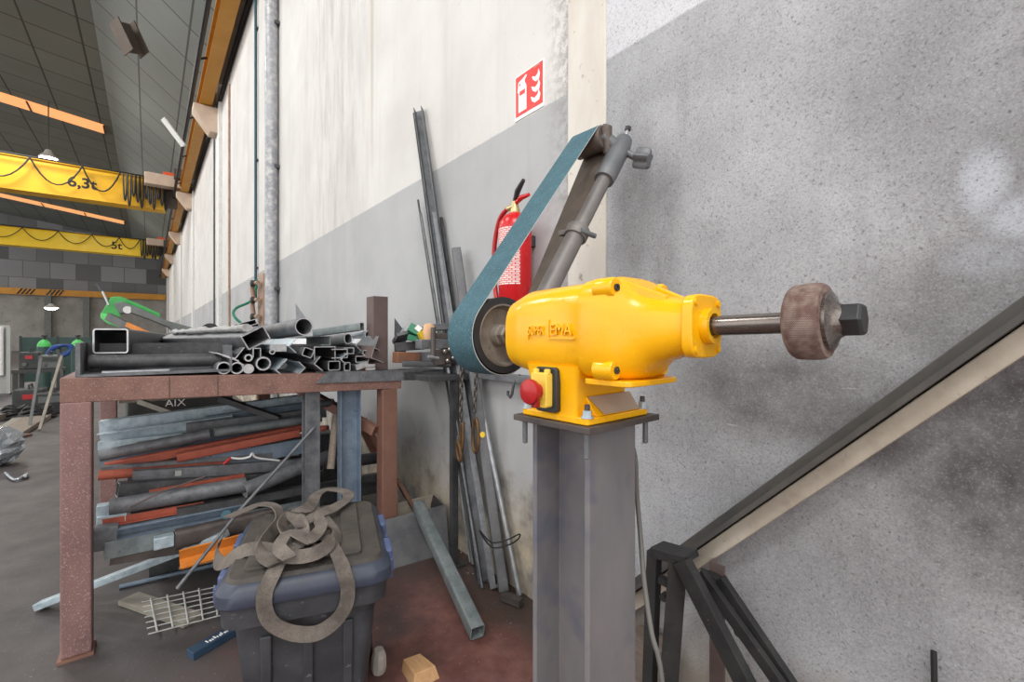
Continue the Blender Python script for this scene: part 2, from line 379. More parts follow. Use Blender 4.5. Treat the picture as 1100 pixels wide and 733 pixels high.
def I(w, h, tf=.01, tw=.007):
    return ([(-w/2, -h/2), (w/2, -h/2), (w/2, -h/2 + tf), (tw/2, -h/2 + tf), (tw/2, h/2 - tf), (w/2, h/2 - tf), (w/2, h/2), (-w/2, h/2),
             (-w/2, h/2 - tf), (-tw/2, h/2 - tf), (-tw/2, -h/2 + tf), (-w/2, -h/2 + tf)], None)
def smoothpath(pts, n=6, closed=False):
    P = [V(p) for p in pts]; N = len(P); out = []
    for i in range(N if closed else N - 1):
        g = lambda k: P[k % N] if closed else P[max(0, min(N - 1, k))]
        a, b, c, d = g(i - 1), g(i), g(i + 1), g(i + 2)
        for j in range(n):
            u = j / n
            out.append(.5 * ((2*b) + (c - a)*u + (2*a - 5*b + 4*c - d)*u*u + (3*b - a - 3*c + d)*u**3))
    if not closed: out.append(P[-1])
    return out
def arc(c, r, a0, a1, n, plane='yz', x=0):
    return [V((x, c[0] + r * math.cos(a0 + (a1 - a0) * k / n), c[1] + r * math.sin(a0 + (a1 - a0) * k / n))) for k in range(n + 1)]
def letters(name, txt, size, depth_, mat, loc, rot, parent, align='LEFT', shear=0, bold=0):
    c = bpy.data.curves.new(name, 'FONT'); c.body = txt; c.size = size; c.extrude = depth_; c.align_x = align; c.align_y = 'BOTTOM_BASELINE'; c.shear = shear; c.offset = bold
    c.materials.append(MT[mat]); tmp = bpy.data.objects.new(name + '_tmp', c)
    C.objects.link(tmp); dg = bpy.context.evaluated_depsgraph_get(); dg.update(); me = bpy.data.meshes.new_from_object(tmp.evaluated_get(dg)); bpy.data.objects.remove(tmp)
    me.name = name; o = bpy.data.objects.new(name, me); C.objects.link(o); o.parent = parent
    o.location = V(loc) - WL[parent.name]; o.rotation_euler = rot; WL[o.name] = V(loc); return o
# ================================================================== THE SETTING
struct(MB().box((-64, -24, -.2), (6, 1.425, 0)).build('floor', 'floor'))
struct(MB().box((-62, WALL, 0), (-1.386, 1.72, 10.4)).build('wall_right', 'wall_smooth'))
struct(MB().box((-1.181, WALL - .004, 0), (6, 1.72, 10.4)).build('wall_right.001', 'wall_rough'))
struct(MB().box((-1.388, WALL - .012, 0), (-1.179, 1.72, 10.4)).build('trim_1', 'pilaster_beige', bevel=.006))
for i, (x, w) in enumerate([(-13.9, .55), (-22.7, .6), (-31.5, .6), (-40.2, .6), (-49, .6), (-57, .6)]):
    struct(MB().box((x - w/2 + .25, WALL - .07, 0), (x + w/2 + .25, WALL + .02, 8.6)).build('trim_%d' % (i + 2), 'white_paint'))
struct(MB().box((-62, WALL - .10, 7.55), (-5.5, WALL + .02, 7.85)).build('trim_8', 'pale_grey'))
# roof: a steep strip along the wall, then a nearly flat bay
def roof(name, x0, x1, a, b, mat):
    a, b = V((0, a[0], a[1])), V((0, b[0], b[1])); ln = (b - a).length
    o = MB().box((0, 0, 0), (x1 - x0, ln, .12)).build(name, mat)
    ex = V((1, 0, 0)); ey = (b - a).normalized(); ez = ex.cross(ey)
    me = o.data
    for v in me.vertices: v.co = v.co + WL[o.name]
    o.matrix_world = Matrix(((ex.x, ey.x, ez.x, x0), (ex.y, ey.y, ez.y, a.y), (ex.z, ey.z, ez.z, a.z), (0, 0, 0, 1)))
    return struct(o)
roof('ceiling', -62, 6, (-1.32, 10.78), (1.7, 8.27), 'roof_panels')
roof('ceiling.001', -62, 6, (-14, 12.5), (-1.3, 10.78), 'roof_panels')
struct(MB().box((-62.3, -24, 0), (-58, WALL, 5.0)).build('wall_far', 'far_render'))
g = MB().box((0, 0, 0), (25.4, 8.6, .2)).build('wall_far.001', 'gable_panels')
for v in g.data.vertices: v.co = v.co + WL[g.name]
g.matrix_world = Matrix(((0, 0, -1, -58.2), (1, 0, 0, -24), (0, 1, 0, 5.0), (0, 0, 0, 1))); struct(g)
struct(MB().box((-58.0, -24, 4.95), (-57.6, 1.3, 5.5)).build('trim_9', 'rail_orange'))
hz = MB()
for k in range(4):
    for y in (-9.0, -7.2):
        yy = y + k * .26; hz.hexa([(-57.6, yy, 4.98), (-57.58, yy, 4.98), (-57.58, yy + .13, 4.98), (-57.6, yy + .13, 4.98)],
                                  [(-57.6, yy + .3, 5.47), (-57.58, yy + .3, 5.47), (-57.58, yy + .43, 5.47), (-57.6, yy + .43, 5.47)])
struct(hz.build('trim_10', 'text_black'))
for i, px in enumerate((52, 93)):
    p = onX(px, 340, -57.8); struct(MB().box((-58.0, p.y - .22, 0), (-57.5, p.y + .22, 4.95)).build('trim_%d' % (11 + i), 'machine_grey'))
# orange skylights across the roof bay
def skyl(x0, x1, y0, y1, label):
    z = lambda y: 10.78 + (-1.3 - y) * (1.72 / 12.7) - .03
    m = MB().hexa([(x0, y0, z(y0) - .02), (x1, y0, z(y0) - .02), (x1, y1, z(y1) - .02), (x0, y1, z(y1) - .02)],
                  [(x0, y0, z(y0) + .02), (x1, y0, z(y0) + .02), (x1, y1, z(y1) + .02), (x0, y1, z(y1) + .02)])
    t_ = thing('roof_skylight', label, 'skylight', ((x0 + x1)/2, (y0 + y1)/2, z((y0 + y1)/2)))
    m.build('skylight_panel', 'skylight', t_)
    f = MB()
    for y in [y1 + (y0 - y1) * k / 5 for k in range(6)]: f.cbox(((x0 + x1)/2, y, z(y) - .03), (x1 - x0, .06, .05))
    f.build('glazing_bar', 'dark_brown', t_)
skyl(-28.6, -27.5, -13.6, -1.6, 'orange glowing skylight strip above the near yellow crane girder')
skyl(-50.6, -49.3, -13.6, -1.6, 'small orange skylight strip seen between the two yellow crane girders')
# crane runway beam and its concrete corbels
rb = thing('crane_runway_beam', 'long ochre steel crane rail beam running along the top of the wall', 'crane rail', (-30, 1.13, 7.06))
MB().prof((-57.5, 1.11, 7.3), (-3.0, 1.11, 7.3), I(.26, .46, .03, .02)).build('beam_section', 'rail_orange', rb)
MB().cbox((-30.2, 1.14, 7.56), (54, .06, .06)).build('rail_bar', 'dark_steel', rb)
bs = thing('conductor_rail', 'black conductor rail clipped beside the ochre crane beam', 'conductor rail', (-30, .84, 7.1))
MB().tube([(-57, .82, 7.2), (-3.5, .82, 7.2)], .05, 8).build('conductor_tube', 'cable_black', bs)
for k in range(14):
    x = -5 - 3.4 * k; MB().tube([(x, .82, 7.2), (x, .98, 7.28)], .025, 6).build('bracket_arm', 'cable_black', bs)
for k, x in enumerate([-13.9, -22.7, -31.5, -40.2, -49.0]):
    w = .46
    c = MB().extrude([(x - w/2, .85, 7.05), (x - w/2, WALL, 7.05), (x - w/2, WALL, 6.42), (x - w/2, 1.2, 6.42), (x - w/2, .85, 6.9)], (w, 0, 0))
    tag(c.build('corbel', 'corbel_concrete', bevel=.02), ['pale concrete corbel nearest the camera, holding up the ochre crane beam', 'pale concrete corbel second along the wall, at the near crane girder end',
        'pale concrete corbel third along the wall, between the two crane girders', 'pale concrete corbel fourth along the wall, at the far crane girder end', 'pale concrete corbel fifth and farthest along the wall'][k],
        'corbel', 'corbels under the crane rail')
cb = smoothpath([(-58, 1.39, 7.2)] + [(-55 + 4 * k, 1.385, 7.15 + (.06 if k % 2 else -.05)) for k in range(13)], 4)
tag(MB().tube(cb, .045, 8).build('wall_cable', 'cable_black'), 'black cable sagging along the wall behind the ochre crane beam', 'cable')
# bridge cranes
def crane(x, w, zt, zb, mat, txt, tl, ty, label, boxx):
    c = thing('bridge_crane', label, 'crane', (x, -8, zb))
    b = MB().box((x - w/2, -19, zb), (x + w/2, .55, zt)); b.box((x - w/2 - .06, -19, zb - .02), (x + w/2 + .06, .55, zb + .03)); b.box((x - w/2 - .06, -19, zt - .03), (x + w/2 + .06, .55, zt + .02))
    b.build('girder', mat, c)
    e = MB().box((x - 1.5, .8, 7.75), (x + 1.5, 1.3, 8.1)); e.build('end_carriage', 'dark_brown', c)
    MB().box((x - w/2, .5, zb + .2), (x + w/2, .95, zt - .1)).build('end_joint', 'dark_brown', c)
    for dx in (-1.1, 1.1): MB().lathe((x + dx, 1.05, 7.72), (0, 1, 0), [(-.05, .12), (.15, .12)], 16).build('wheel', 'dark_steel', c)
    bx = MB().box((x + w/2 + .3, -.15, zt - .42), (x + w/2 + .8, 1.05, zt + .04)).build('control_cabinet', 'corbel_concrete', c, bevel=.02)
    MB().box((x + w/2 + .4, .45, zt + .04), (x + w/2 + .65, .95, zt + .2)).build('beacon', 'orange_lamp', bx)
    letters('capacity_lettering', txt, tl, .004, 'text_black', (x + w/2 + .006, ty, (zt + zb)/2 - tl * .36), (PI/2, 0, PI/2), c, bold=.012)
    tr = MB().tube([(x + w/2 + .25, -19, zt - .02), (x + w/2 + .25, .9, zt - .02)], .035, 8); tr.build('festoon_track', 'cable_black', c)
    return c
def loops(c, x, zt, ys, drop):
    for a, b in zip(ys[:-1], ys[1:]):
        pts = [V((x, a + (b - a) * k / 10, zt - drop * (1 - (2 * k / 10 - 1) ** 2))) for k in range(11)]
        MB().tube(pts, .028, 6).build('festoon_cable', 'cable_black', c)
c1 = crane(-24.5, .6, 7.85, 6.62, 'crane_yellow', '6,3t', .54, -2.45, 'nearer yellow overhead crane girder lettered 6,3t', 0)
loops(c1, -23.95, 7.8, [-6.6, -5.0, -3.4, -2.0, -.9], .85)
for k in range(11):
    y = -.75 + k * .13; dr = 1.1 + .25 * math.sin(k * 2.1)
    MB().tube([V((-23.95 + .05 * math.sin(k), y + .055 * math.cos(PI * j / 8 ) , 7.8 - dr * math.sin(PI * j / 8))) for j in range(9)], .03, 6).build('festoon_cable', 'cable_black', c1)
c2 = crane(-42, .7, 8.15, 7.0, 'crane_yellow_bright', '5t', .7, -2.05, 'farther bright yellow overhead crane girder lettered 5t', 0)
loops(c2, -41.4, 8.1, [-8, -6.2, -4.6, -3.0, -1.6, -.5], .7)
for k in range(8):
    y = -.4 + k * .15; dr = 1.2 + .2 * math.sin(k * 1.7)
    MB().tube([V((-41.4, y + .06 * math.cos(PI * j / 8), 8.1 - dr * math.sin(PI * j / 8))) for j in range(9)], .035, 6).build('festoon_cable', 'cable_black', c2)
# roof struts
for p, q, m, w, lb in [((190, 22), (222, 70), 'white_paint', .1, 'white roof strut nearest the camera, sloping to the crane beam'),
                       ((177, 127), (199, 156), 'white_paint', .1, 'thin white roof strut, the farther and smaller of the two white ones'),
                       ((131, 24), (147, 58), 'dark_brown', .26, 'dark brown stub bracket hanging from the roof panels')]:
    x = -15.5 if w < .2 else -14.5
    a, b = onX(*p, x), onX(*q, x)
    m_ = MB(); m_.prof(a, b, L(w * 1.6, w * 1.6, .03) if w < .2 else I(w * 1.5, w * 1.5, .03, .03), .5)
    tag(m_.build('roof_strut', m), lb, 'strut')
# lamps
def bay(p, r, lb, hang):
    t_ = thing('high_bay_lamp', lb, 'lamp', p)
    MB().lathe(p, (0, 0, 1), [(0, r), (.05, r), (.2, r * .5), (.34, r * .3), (.36, 0.01)], 20).build('lamp_housing', 'pale_grey', t_)
    MB().lathe(V(p) - V((0, 0, .02)), (0, 0, 1), [(-.16, .02), (-.13, r * .4), (-.06, r * .75), (0, r * .9), (.019, r * .9)], 20).build('lamp_lens', 'lamp_glow', t_)
    MB().tube([V(p) + V((0, 0, .34)), V(p) + V((0, 0, hang))], .02, 6).build('suspension_rod', 'dark_steel', t_)
pb = onD(52, 170, 19.0); bay(pb, .3, 'bright white high bay lamp hanging above the near yellow crane girder', 11.05 - pb.z + .0)
pf = onX(55, 331, -52); bay(pf, .45, 'small bright lamp low down before the far wall', 2.0)
# ------------------------------------------------------------------ services on the wall
pp = thing('downpipe', 'thick worn galvanised pipe standing upright on the wall behind the bench', 'pipe', (-7.06, 1.33, 0))
MB().tube([(-7.06, 1.335, .05), (-7.06, 1.335, 8.2)], .082, 20).build('pipe_run', 'pipe_galv', pp, 40)
for z in (1.9, 3.6, 5.6, 7.2):
    MB().box((-7.16, 1.36, z), (-6.96, 1.426, z + .04)).build('pipe_bracket', 'dark_steel', pp)
tp = thing('water_pipe', 'thin teal pipe running up the wall left of the thick galvanised pipe', 'pipe', (-8.6, 1.39, 1.9))
MB().tube([(-8.6, 1.39, 1.9), (-8.6, 1.39, 8.6)], .021, 10).build('pipe_run', 'pipe_teal', tp, 40)
for z in (2.4, 4.2, 6.4): MB().cbox((-8.6, 1.405, z), (.09, .04, .03)).build('pipe_clip', 'dark_steel', tp)
for x, lb in ((-11.9, 'thin rusty conduit on the wall between teal pipe and nearest corbel'), (-14.9, 'thin grey conduit on the wall just beyond the nearest corbel')):
    tag(MB().tube([(x, 1.40, 0), (x, 1.40, 6.9)], .022, 8).build('conduit', 'copper_pipe' if x > -13 else 'machine_grey'), lb, 'conduit')
# valve manifold with green hose
vm = thing('valve_manifold', 'small copper valve manifold box beside the galvanised pipe', 'valve', (-7.9, 1.3, 1.55))
MB().box((-8.0, 1.32, 1.25), (-7.6, 1.425, 2.2)).build('backing_board', 'copper_pipe', vm, bevel=.01)
for k, z in enumerate((1.5, 1.75, 2.0)):
    MB().tube(smoothpath([(-7.95, 1.26, z - .18), (-7.95, 1.24, z), (-7.85, 1.24, z + .05), (-7.6, 1.26, z + .05)], 5), .032, 10).build('elbow_pipe', 'copper_pipe', vm, 40)
    MB().lathe((-7.75, 1.24, z + .05), (0, -1, 0), [(0, .05), (.05, .05), (.06, .03)], 12).build('valve_knob', 'machine_dark', vm)
hp = smoothpath([onY(277, 300, 1.36), onX(271, 322, -8.4), onX(254, 331, -8.2), onX(251, 339, -8.0), onX(261, 349, -7.9), onX(270, 356, -7.8)], 6)
tag(MB().tube(hp, .02, 8).build('air_hose', 'hose_green'), 'green hose curling down the wall beside the copper valves', 'hose')
# ------------------------------------------------------------------ far end of the hall, at floor level
def cyl(px, label):
    p = onX(px, 370, -14.5); p.z = 0
    t_ = thing('gas_cylinder', label, 'gas cylinder', p, 'gas cylinders at the far end')
    MB().lathe(p, (0, 0, 1), [(0, .11), (1.0, .115), (1.03, .115)], 20).build('bottle', 'gas_dark', t_, 40)
    sh = MB().lathe(p + V((0, 0, 1.03)), (0, 0, 1), [(0, .116), (.05, .112), (.1, .09), (.14, .05), (.16, .03)], 20).build('shoulder', 'gas_green', t_, 50)
    MB().lathe(p + V((0, 0, 1.19)), (0, 0, 1), [(0, .03), (.06, .03), (.07, .055), (.1, .055), (.11, .02)], 12).build('valve', 'machine_dark', sh)
cyl(47.5, 'green topped gas cylinder standing left of the blue hoses')
cyl(83.5, 'green topped gas cylinder standing right of the blue hoses')
hb = onX(64, 374, -13.5); hb = V((hb.x, hb.y, .95)); hh = MB()
for k in range(4): hh.tube([hb + V((.06 * math.sin(k), .16 * math.cos(a) * (1 + .1*k), .13 * math.sin(a + k*.3))) for a in [2*PI*j/16 for j in range(16)]], .018, 6, True)
t_ = thing('hose_reel', 'blue hose coil hung on a dark post between gas cylinders', 'hose', (hb.x, hb.y, 0))
hh.build('hose_coil', 'hose_blue', t_); MB().cbox((hb.x - .05, hb.y, .55), (.05, .05, 1.1)).build('post', 'machine_dark', t_); MB().cbox((hb.x - .05, hb.y, .01), (.4, .4, .02)).build('foot_plate', 'machine_dark', t_)
# welding screen
a, b = onX(22, 400, -16), onX(99, 400, -16)
sc = thing('welding_screen', 'dark green welding screen behind the gas cylinders', 'screen', (a.x, (a.y + b.y)/2, 0))
MB().box((a.x - .02, a.y, .15), (a.x + .01, b.y, 1.24)).build('screen_sheet', 'gas_dark', sc)
for y in (a.y, (a.y + b.y)/2, b.y): MB().box((a.x - .03, y - .02, 0), (a.x + .02, y + .02, 1.27)).build('post', 'machine_dark', sc)
# clutter bench with welding machines
ya, yb = onX(12, 400, -11.4).y, onX(66, 400, -11.4).y
wb = thing('far_workbench', 'low dark steel work table cluttered, far left of the hall', 'table', (-11.7, (ya + yb)/2, 0))
ya, yb = onX(12, 400, -11.4).y, onX(66, 400, -11.4).y
MB().box((-12.0, ya, .62), (-11.4, yb, .68)).build('table_top', 'machine_dark', wb)
for x in (-11.95, -11.45):
    for y in (ya + .04, yb - .04): MB().box((x - .03, y - .03, 0), (x + .03, y + .03, .62)).build('leg', 'machine_dark', wb)
def welder(px, x, w, h, z0, lb, m, knobm):
    p = onX(px, 380, x); q = V((p.x, p.y, z0)); t_ = thing('welding_machine', lb, 'welding machine', q)
    MB().cbox((q.x - .2, q.y, z0 + h/2), (.4, w, h)).build('casing', m, t_, bevel=.02)
    MB().cbox((q.x + .005, q.y, z0 + h * .7), (.012, w * (.8 if knobm != 'red_plastic' else .35), h * (.3 if knobm != 'red_plastic' else .2))).build('control_panel', knobm, t_)
    MB().lathe((q.x + .01, q.y - w*.2, z0 + h*.3), (1, 0, 0), [(0, .03), (.03, .03)], 12).build('socket', 'machine_grey', t_)
    MB().tube([(q.x - .33, q.y, z0 + h), (q.x - .33, q.y, z0 + h + .06), (q.x - .07, q.y, z0 + h + .06), (q.x - .07, q.y, z0 + h)], .014, 8).build('carry_handle', 'black_plastic', t_)
welder(31, -11.5, .26, .3, .68, 'small welding machine with red panel on the far work table', 'machine_dark', 'red_plastic')
welder(52, -11.5, .3, .24, .68, 'grey welding machine on the far work table near the cylinders', 'machine_grey', 'machine_dark')
welder(30, -10.6, .36, .4, 0, 'dark welding machine on the floor before the far table', 'machine_dark', 'red_plastic')
welder(57, -10.4, .42, .34, 0, 'wide dark machine on the floor beneath the green topped cylinders', 'machine_dark', 'machine_grey')
for pa, xa_, pb_, xb_, m, lb in [((66, 383), -9.4, (55, 420), -9.0, 'board_grey', 'thin pale lath leaning on the clutter left of the bench'), ((44, 385), -9.6, (38, 421), -9.2, 'machine_grey', 'thin grey rod leaning below the left gas cylinder'), ((62, 376), -9.9, (70, 421), -9.2, 'machine_dark', 'dark bar leaning close to the blue hose coil')]:
    a_, b_ = onX(*pa, xa_), onX(*pb_, xb_); b_ = a_ + (b_ - a_) * ((a_.z - .02) / max(.05, a_.z - b_.z)); tag(MB().prof(a_, b_, rect(.03, .025)).build('leaning_lath', m), lb, 'lath')
for px, x, r, lb in [(15, -10.2, .16, 'dark cable coil on the floor at the far left'), (40, -10.0, .2, 'dark cable coil on the floor below the gas cylinders')]:
    p = onX(px, 410, x); k_ = MB()
    for j in range(4): k_.tube([V((p.x + r * (1 - .1*j) * math.cos(a_), p.y + r * (1 - .1*j) * math.sin(a_), .03 + .045 * j + .02 * math.sin(3*a_ + j))) for a_ in [2*PI*q/20 for q in range(20)]], .024, 6, True)
    tag(k_.build('cable_coil', 'cable_black', smooth=50), lb, 'cable coil')
# floor-standing pale column with ribbed panels
p = onX(-9, 405, -14.5); fl = thing('ribbed_panel', 'bright white ribbed upright panel at the far left edge', 'panel', (p.x, p.y, 0))
for k in range(3): MB().lathe((p.x, p.y - .14 + k * .13, .42), (0, 0, 1), [(0, .06), (1.05, .06)], 12).build('tube_rib', 'bright_white', fl, 40)
MB().box((p.x - .1, p.y - .25, 0), (p.x - .065, p.y + .25, 1.5)).build('back_sheet', 'pale_grey', fl); MB().box((p.x - .05, p.y + .22, 0), (p.x + .05, p.y + .28, 1.45)).build('side_post', 'pale_grey', fl)
MB().box((p.x - .3, p.y - .25, 0), (p.x + .1, p.y + .28, .03)).build('foot', 'machine_grey', fl)
# loose timber and flats on the floor, far left
for (pa, pb_, w, h, m, lb) in [((0, 441), (48, 435), .22, .06, 'board_grey', 'long grey board lying flat nearest the far clutter'),
                            ((18, 462), (45, 446), .28, .06, 'wood_grey', 'short board lying askew on the boards by the left edge'),
                            ((0, 468), (24, 450), .2, .05, 'board_grey', 'grey plank slanting among the boards at the left edge'),
                            ((0, 448), (22, 443), .16, .1, 'wood_grey', 'thick plank stub among boards at the far left'),
                            ((0, 474), (30, 467), .1, .03, 'rust_brown', 'thin rusty flat bar lying nearest of the left edge boards')]:
    a, b = onZ(*pa, h/2 + .002), onZ(*pb_, h/2 + .002); a = a + (a - b) * .5
    tag(MB().prof(a, b, rect(w, h)).build('floor_board', m, bevel=.004), lb, 'board')
# crumpled foil wrap
p = onZ(3, 500, 0); fm = []
for i in range(9):
    z = i / 8; row = []
    for k in range(18):
        a = 2*PI*k/18; r = .19 * (1 - (2*z - 1)**4 * .6) + random.uniform(-.025, .025); row.append(V((p.x + r * math.cos(a), p.y - .05 + r * math.sin(a), .005 + z * .36 + random.uniform(-.01, .01) * (0 < i))))
    fm.append(row)
fw = thing('foil_wrap', 'crumpled shiny plastic wrap lying on the floor at left edge', 'wrap', p)
MB().loft(fm).build('crumpled_body', 'foil', fw)
MB().tube(smoothpath([onZ(6, 508, .03), onZ(14, 515, .02), onZ(22, 514, .02), onZ(29, 509, .02), onZ(27, 512, .03)], 5), .012, 6).build('loose_end', 'foil', fw)
# green band saw beyond the bench
D0 = 5.6
def sp(px, py, dd=0): return onD(px, py, D0 + dd)
vd = ray(140, 350); vd = V((vd.x, vd.y, 0)).normalized()
bsw = thing('band_saw', 'green band saw with raised bow standing beyond the bench', 'saw', V((sp(150, 400).x, sp(150, 400).y, 0)))
def plate(name, pix, dd, th, m, par, bv=.008): return MB().extrude([sp(*p, dd) for p in pix], vd * th).build(name, m, par, bevel=bv)
hd = plate('saw_head', [(108, 338), (112, 331), (119, 319), (130, 318.5), (150, 327), (172, 337), (172, 342), (150, 336), (130, 334), (128, 350), (118, 347), (109, 342)], 0, .2, 'green_paint', bsw)
plate('bow_arm', [(122, 326), (132, 324), (152, 332), (178, 344), (214, 354), (214, 361), (176, 363), (171, 361), (186, 357), (182, 352), (160, 343), (140, 336), (128, 337)], -.03, .24, 'machine_grey', bsw)
MB().lathe(sp(137, 333, -.05), vd, [(0, .045), (.05, .045)], 16).build('gauge_dial', 'white_paint', hd)
plate('pulley_guard', [(108, 336), (118, 338), (130, 344), (128, 352), (116, 348), (108, 342)], -.05, .1, 'gas_green', bsw)
gb = MB().prof(sp(116, 340, -.1), sp(176, 371, -.1), rect(.05, .09)).build('blade_guide', 'machine_grey', bsw)
MB().prof(sp(136, 348.5, -.15), sp(163, 360.5, -.15), rect(.02, .055)).build('warning_strip', 'orange_paint', gb)
MB().tube([sp(106.5, 306), sp(117, 328)], .013, 10).build('grip_rod', 'bright_steel', hd); MB().tube([sp(105, 305), sp(110, 313)], .022, 10).build('rubber_grip', 'black_plastic', hd)
MB().lathe(sp(226, 356, .05), vd, [(0, .1), (.06, .1)], 20).build('drive_wheel', 'machine_dark', bsw)
b0 = sp(165, 372, .1); MB().cbox((b0.x, b0.y, .45), (.5, .55, .9)).build('cabinet_base', 'machine_grey', bsw, bevel=.02)
MB().cbox((b0.x, b0.y, 1.03), (.35, .6, .26)).build('saw_vice', 'machine_dark', bsw, bevel=.02)
MB().tube([sp(150, 374, -.05), sp(153, 367, -.05), sp(158, 360, -.02)], .02, 8).build('coolant_pipe', 'pale_grey', bsw)
# ================================================================== THE GRINDER
AX, AZ, SL = .755, 1.2615, .025           # shaft axis y, height at x = -.70, slope
def za(x): return AZ + SL * (x + .70)
def R3(deg, c=(-.70, .767)):
    return Matrix.Translation((c[0], c[1], 0)) @ Matrix.Rotation(math.radians(deg), 4, 'Z') @ Matrix.Translation((-c[0], -c[1], 0))
T = R3(2.5)
gr = thing('belt_grinder', 'yellow belt grinding machine bolted on the steel column', 'grinder', (-.70, .767, 1.075))
col = thing('machine_column', 'grey steel I-section column carrying the yellow grinder', 'column', (-.70, .767, 0))
# column: I section with flanges facing +-x, open side to -y
cs = [(-.0825, -.08), (.0825, -.08)]
o = MB(T)
tf, tw, hx, hy = .013, .009, .0825, .08
prof_col = [(-hx, -hy), (-hx + tf, -hy), (-hx + tf, -tw/2), (hx - tf, -tw/2), (hx - tf, -hy), (hx, -hy), (hx, hy), (hx - tf, hy), (hx - tf, tw/2), (-hx + tf, tw/2), (-hx + tf, hy), (-hx, hy)]
o.loft([[V((-.7025 + x, .767 + y, z)) for x, y in prof_col] for z in (.012, 1.0615)]); o.build('post', 'post_steel', col, bevel=.0015)
MB(T).box((-.84, .63, 0), (-.56, .91, .012)).build('foot_plate', 'plate_steel', col)
MB(T).box((-.812, .652, 1.0615), (-.592, .90, 1.0745)).build('top_plate', 'plate_steel', col, bevel=.0015)
# yellow housing
def se(x, ry, zt, zb, e=4.0, n=48):
    pts = []; y0 = AX; z0 = za(x)
    for k in range(n):
        a = 2*PI*k/n; c, s = math.cos(a), math.sin(a)
        yy = ry * math.copysign(abs(c) ** (2/e), c); zz = (zt if s > 0 else zb) * math.copysign(abs(s) ** (2/e), s)
        pts.append(V((x, y0 + yy, z0 + zz)))
    return pts
cas = MB(T)
secs = [(-.868, .075, .075, .073, 3.0), (-.862, .084, .084, .082, 3.0), (-.82, .093, .096, .091, 3.1), (-.80, .097, .1, .094, 3.3), (-.70, .1, .1, .095, 3.6), (-.628, .1, .1, .095, 3.8), (-.622, .104, .104, .1, 3.8),
        (-.56, .104, .103, .1, 3.8), (-.548, .1, .098, .1, 3.6), (-.54, .092, .09, .099, 3.4), (-.53, .083, .078, .096, 3.2), (-.518, .076, .069, .09, 3), (-.506, .07, .064, .076, 2.9), (-.49, .064, .060, .064, 2.8), (-.465, .057, .056, .057, 2.7), (-.44, .051, .051, .052, 2.6), (-.428, .05, .05, .05, 2.6)]
cas.loft([se(*s) for s in secs]); hs = cas.build('housing', 'yellow_paint', gr, 35)
lp = MB(T); lp.loft([[V((x - .568, y + AX, z_)) for x, y in _rr(.112, .18, .02, 4)] for z_ in (za(-.55) - .108, za(-.55) - .097)]); lp.build('drip_lip', 'yellow_paint', hs, 35, bevel=.002)
for sy in (-1, 1):                                  # cast bolt lugs on the end bell, with socket screws
    for sz in (-1, 1):
        c0 = V((-.566, AX + sy * .084, za(-.566) + sz * .077))
        lg = MB(T).lathe(c0, (1, 0, 0), [(-.02, .02), (.018, .02), (.022, .017)], 20).build('bolt_lug', 'yellow_paint', hs, 40)
        MB(T).lathe(c0 + V((.022, 0, 0)), (1, 0, 0), [(0, .007), (.004, .007), (.004, .004), (.001, .0035)], 12).build('socket_screw', 'machine_dark', lg)
rb_ = MB(T)                                         # ribs from the bell down to the neck
for sy in (-1, 1):
    rb_.hexa([(-.56, AX + sy*.05 - .008, za(-.56) + .06), (-.47, AX + sy*.03 - .008, za(-.47) + .03), (-.47, AX + sy*.03 + .008, za(-.47) + .03), (-.56, AX + sy*.05 + .008, za(-.56) + .06)],
             [(-.56, AX + sy*.05 - .008, za(-.56) + .098), (-.47, AX + sy*.03 - .008, za(-.47) + .058), (-.47, AX + sy*.03 + .008, za(-.47) + .058), (-.56, AX + sy*.05 + .008, za(-.56) + .098)])
rb_.build('rib', 'yellow_paint', hs, bevel=.003)
fg = MB(T); fg.loft([se(-.432, .056, .056, .056, 4.2), se(-.412, .056, .056, .056, 4.2)]); fl_ = fg.build('end_flange', 'yellow_paint', gr, 30, bevel=.003)
MB(T).lathe((-.412, AX, za(-.412)), (1, 0, SL), [(0, .032), (.014, .031), (.014, .022), (.004, .0215)], 32).build('seal_ring', 'yellow_paint', fl_, 40)
for a in range(4):
    an = PI/4 + a*PI/2; MB(T).lathe((-.412, AX + .058 * math.cos(an), za(-.412) + .058 * math.sin(an)), (1, 0, 0), [(0, .006), (.003, .006), (.003, .003)], 12).build('flange_screw', 'yellow_paint', fl_)
# pedestal and foot
pd = MB(T)
def rr(x0, x1, y0, y1, z, r=.012, n=4):
    return [V((x + (x0 + x1)/2, y + (y0 + y1)/2, z)) for x, y in _rr(x1 - x0, y1 - y0, r, n)]
pd.loft([rr(-.775, -.64, .668, .842, 1.084, .01), rr(-.775, -.64, .668, .842, 1.15, .01), rr(-.785, -.628, .662, .848, 1.19, .014)]); ped = pd.build('pedestal', 'yellow_paint', gr, 35)
MB(T).loft([rr(-.797, -.606, .664, .878, 1.0755, .008), rr(-.797, -.606, .664, .878, 1.089, .008)]).build('foot_flange', 'yellow_paint', gr, 35, bevel=.002)
MB(T).hexa([(-.645, .70, 1.089), (-.612, .70, 1.089), (-.612, .845, 1.089), (-.645, .845, 1.089)], [(-.645, .70, 1.125), (-.637, .70, 1.125), (-.637, .845, 1.125), (-.645, .845, 1.125)]).build('foot_gusset', 'yellow_paint', ped, bevel=.002)
MB(T).hexa([(-.6115, .722, 1.092), (-.609, .722, 1.092), (-.609, .845, 1.092), (-.6115, .845, 1.092)], [(-.6365, .7, 1.127), (-.634, .7, 1.127), (-.634, .845, 1.127), (-.6365, .845, 1.127)]).build('rating_plate', 'grey_tan_label', ped)
